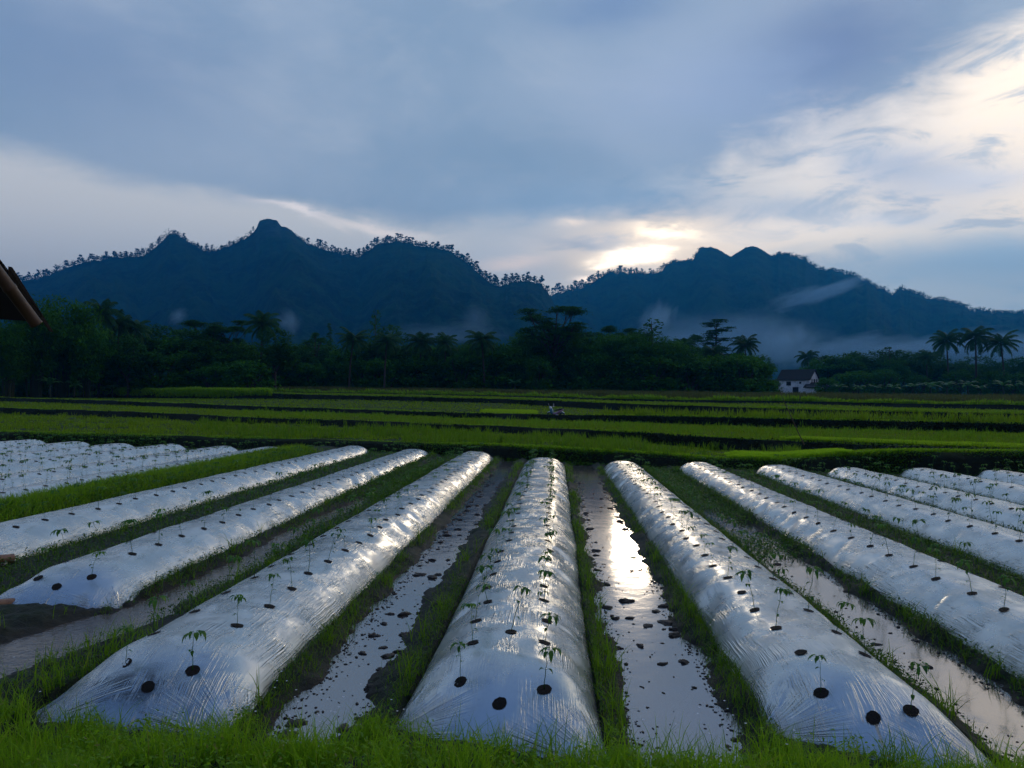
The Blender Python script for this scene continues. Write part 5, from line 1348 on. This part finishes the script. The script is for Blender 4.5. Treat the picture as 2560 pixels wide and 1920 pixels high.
mb_ = MB(); mb_.tube([[-.52, 0, .92], [-.60, 0, .55], [-.62, 0, .28]], .03, 6); obj('fork', mb_.mesh('fork', [M['chrome']]), bike)
mb_ = MB(); mb_.tube([[-.05, .14, .26], [.35, .15, .25], [.82, .15, .34]], [.02, .035, .045], 8); mb_.box((.05, 0, .30), (.36, .2, .2)); obj('engine', mb_.mesh('engine', [M['chrome']]), bike)

# ------------------------------------------------------------ thin bamboo stick on the bank
m, q, b_ = mat('bamboo_cane', (.30, .20, .10), .45, 0, .4)
tx = q.n('ShaderNodeTexCoord'); n1 = q.noise(tx.outputs['Object'], 5, 5, .7); n2 = q.noise(tx.outputs['Object'], 40, 3, .7)
q.l(q.mix(q.ss(n1, .35, .7), (.10, .052, .022), (.035, .018, .008)), b_.inputs['Base Color']); M['cane'] = m
def cane(mb_, A, B, r0, r1, nodes, k=12, sag=0.0):
    A = np.array(A, float); B = np.array(B, float); P_ = []; rr = []
    for i in range(nodes):
        for f, s_ in ((0.02, 1.10), (.06, 1.0), (.5, .97), (.94, 1.0), (.98, 1.10)):
            t_ = (i + f) / nodes; P_.append(A * (1 - t_) + B * t_ + np.array([0, 0, -sag * 4 * t_ * (1 - t_)])); rr.append((r0 * (1 - t_) + r1 * t_) * s_)
    mb_.tube(P_, rr, k)
sb = at(2011, 1104, 22.0); sb[2] = ground_far(sb[0], 22.0) - .1 if abs(ground_far(sb[0], 22.0) - sb[2]) < .3 else sb[2] - .1
st_ = at(1948, 974, 22.3); mb_ = MB(); cane(mb_, sb, st_, .016, .007, 9, 6, .03)
tag(obj('bamboo_stick', mb_.mesh('bamboo_stick', [M['cane']])), 'thin leaning bamboo stick planted on the bank by the bright rice seedlings', 'stick')
m, q, b_ = mat('pale_bamboo', (.30, .17, .10), .5, 0, .3); tx = q.n('ShaderNodeTexCoord'); n1 = q.noise(tx.outputs['Object'], 9, 5, .7)
q.l(q.mix(q.ss(n1, .35, .7), (.36, .20, .12), (.16, .085, .05)), b_.inputs['Base Color']); M['palecane'] = m
# two bamboo poles lying at the left
for i, (u0, v0, dd, u1, v1, d1, lab) in enumerate([(66, 1532, 6.45, -420, 1590, 5.3, 'thick brown bamboo pole lying by the dark blue bed end, lower of two'), (33, 1418, 8.0, -420, 1455, 6.6, 'brown bamboo pole end beside the bed, upper of two')]):
    A_ = at(u0, v0, dd); B_ = at(u1, v1, d1); mb_ = MB(); cane(mb_, A_, B_, .042 if i == 0 else .045, .05, 5)
    po = obj('bamboo_pole', mb_.mesh('bamboo_pole', [M['palecane']]), None, (0, 0, .10)); tag(po, lab, 'pole', 'bamboo poles lying at the left')
    # forked rests carry them off the ground
    for k_, tt_ in enumerate((.45, .8)):
        c0 = A_ * (1 - tt_) + B_ * tt_; mb_ = MB(); cane(mb_, [c0[0], c0[1] + .05, -.1], [c0[0], c0[1] + .05, c0[2] + .05], .03, .025, 3, 8)
        rs_ = obj('stake', mb_.mesh('stake', [M['cane']]), po); rs_.name = 'stake'

# ------------------------------------------------------------ hut eave at the upper left
m, q, b_ = mat('old_thatch', (.02, .016, .012), .9, 0, .1); tx = q.n('ShaderNodeTexCoord')
bump(q, b_, q.noise(tx.outputs['Object'], 30, 5, .7), .8, .02); M['thatch'] = m
hut = empty('field_hut', (-3.4, 3.3, .1)); tag(hut, 'field hut with dark roof corner and bamboo rafter showing at the edge', 'hut')
o3 = np.array([-3.4, 3.3, .1])
A_ = at(-330, 215, 3.1); B_ = at(103, 783, 3.9); C_ = at(-20, 780, 4.9); D_ = at(-600, 760, 5.4); E_ = at(-900, 330, 4.2)
mb_ = MB(); mb_.prism([p_ - o3 for p_ in (A_, B_, C_, D_, E_)], [0, 0.02, -.045]); obj('roof', mb_.mesh('roof', [M['thatch']], False), hut)
R0 = at(-300, 285, 3.05); R1 = at(92, 812, 3.72); mb_ = MB(); cane(mb_, R0 - o3, R1 - o3, .032, .029, 5, 14); raf = obj('rafter', mb_.mesh('rafter', [M['cane']]), hut)
mb_ = MB(); q0 = at(20, 690, 3.72); q1 = at(124, 829, 3.95); mb_.prism([q0 - o3, q0 - o3 + [0, 0, .05], q1 - o3 + [0, 0, .004], q1 - o3], [0, .03, 0]); obj('batten', mb_.mesh('batten', [M['thatch']], False), hut)
for (u_, v_, d_) in ((-560, 560, 4.0), (-900, 400, 4.4)):
    T_ = at(u_, v_, d_); mb_ = MB(); cane(mb_, [T_[0] - o3[0], T_[1] - o3[1], -.3], T_ - o3, .05, .045, 6); obj('post', mb_.mesh('post', [M['cane']]), hut)

# ------------------------------------------------------------ haze and mist
hz = MB(); hz.box((0, 1650, 290), (5600, 3500, 602)); 
m = bpy.data.materials.new('haze'); m.use_nodes = True; nt = m.node_tree; nt.nodes.clear()
pv = nt.nodes.new('ShaderNodeVolumePrincipled'); ou = nt.nodes.new('ShaderNodeOutputMaterial'); nt.links.new(pv.outputs[0], ou.inputs['Volume'])
pv.inputs['Color'].default_value = (.03, .37, .80, 1); pv.inputs['Density'].default_value = .00030; pv.inputs['Anisotropy'].default_value = .45
tag(obj('haze', hz.mesh('haze', [m], False)), kind='stuff')
def mist(u, v, d, size, dens, rot=0.0, seed=0):
    c0 = at(u, v, d)
    m = bpy.data.materials.new('mist'); m.use_nodes = True; nt = m.node_tree; nt.nodes.clear(); q = NG(nt)
    tx = q.n('ShaderNodeTexCoord'); ln = q.n('ShaderNodeVectorMath', operation='LENGTH'); q.l(tx.outputs['Object'], ln.inputs[0])
    n1 = q.noise(tx.outputs['Object'], 1.5, 4, .6, .6); nd = nt.nodes[-1]
    mp = q.n('ShaderNodeMapping'); q.l(tx.outputs['Object'], mp.inputs[0]); mp.inputs['Location'].default_value = (seed * 3.1, seed, 0); q.l(mp.outputs[0], nd.inputs['Vector'])
    e = q.m('ADD', ln.outputs['Value'], q.m('MULTIPLY', q.m('SUBTRACT', n1, .5), 1.6))
    den = q.m('MULTIPLY', q.ss(e, .95, .15), dens)
    pv = q.n('ShaderNodeVolumePrincipled'); pv.inputs['Color'].default_value = (.55, .82, 1, 1); q.l(den, pv.inputs['Density']); pv.inputs['Anisotropy'].default_value = .2
    ou = q.n('ShaderNodeOutputMaterial'); q.l(pv.outputs[0], ou.inputs['Volume'])
    import bmesh
    bm = bmesh.new(); bmesh.ops.create_icosphere(bm, subdivisions=3, radius=1.0); me = bpy.data.meshes.new('mist'); bm.to_mesh(me); bm.free(); me.materials.append(m)
    o = obj('mist', me, None, tuple(c0)); o.scale = size; o.rotation_euler = (0, -R(rot), math.atan2(-c0[0], c0[1])); tag(o, kind='stuff')
mist(2080, 728, 1500, (85, 60, 16), 0.0240, 20, 1)
mist(2000, 745, 1500, (75, 60, 22), 0.0144, 15, 2)
mist(1960, 865, 900, (45, 40, 32), 0.0288, 35, 3)
mist(2120, 880, 1000, (90, 50, 26), 0.0288, 8, 4)
mist(2350, 870, 1000, (120, 60, 22), 0.0288, 8, 5)
mist(2540, 880, 1000, (110, 60, 28), 0.0288, 0, 6)
mist(1800, 850, 1100, (170, 80, 55), 0.0144, 0, 7)
mist(1640, 800, 900, (34, 30, 20), 0.0288, 50, 8)
mist(722, 805, 700, (14, 20, 16), 0.0180, 30, 9)
mist(1190, 800, 800, (22, 30, 20), 0.0075, -40, 10)
mist(1120, 835, 800, (80, 40, 14), 0.0090, 0, 11)
mist(445, 790, 800, (14, 30, 10), 0.0120, 40, 12)
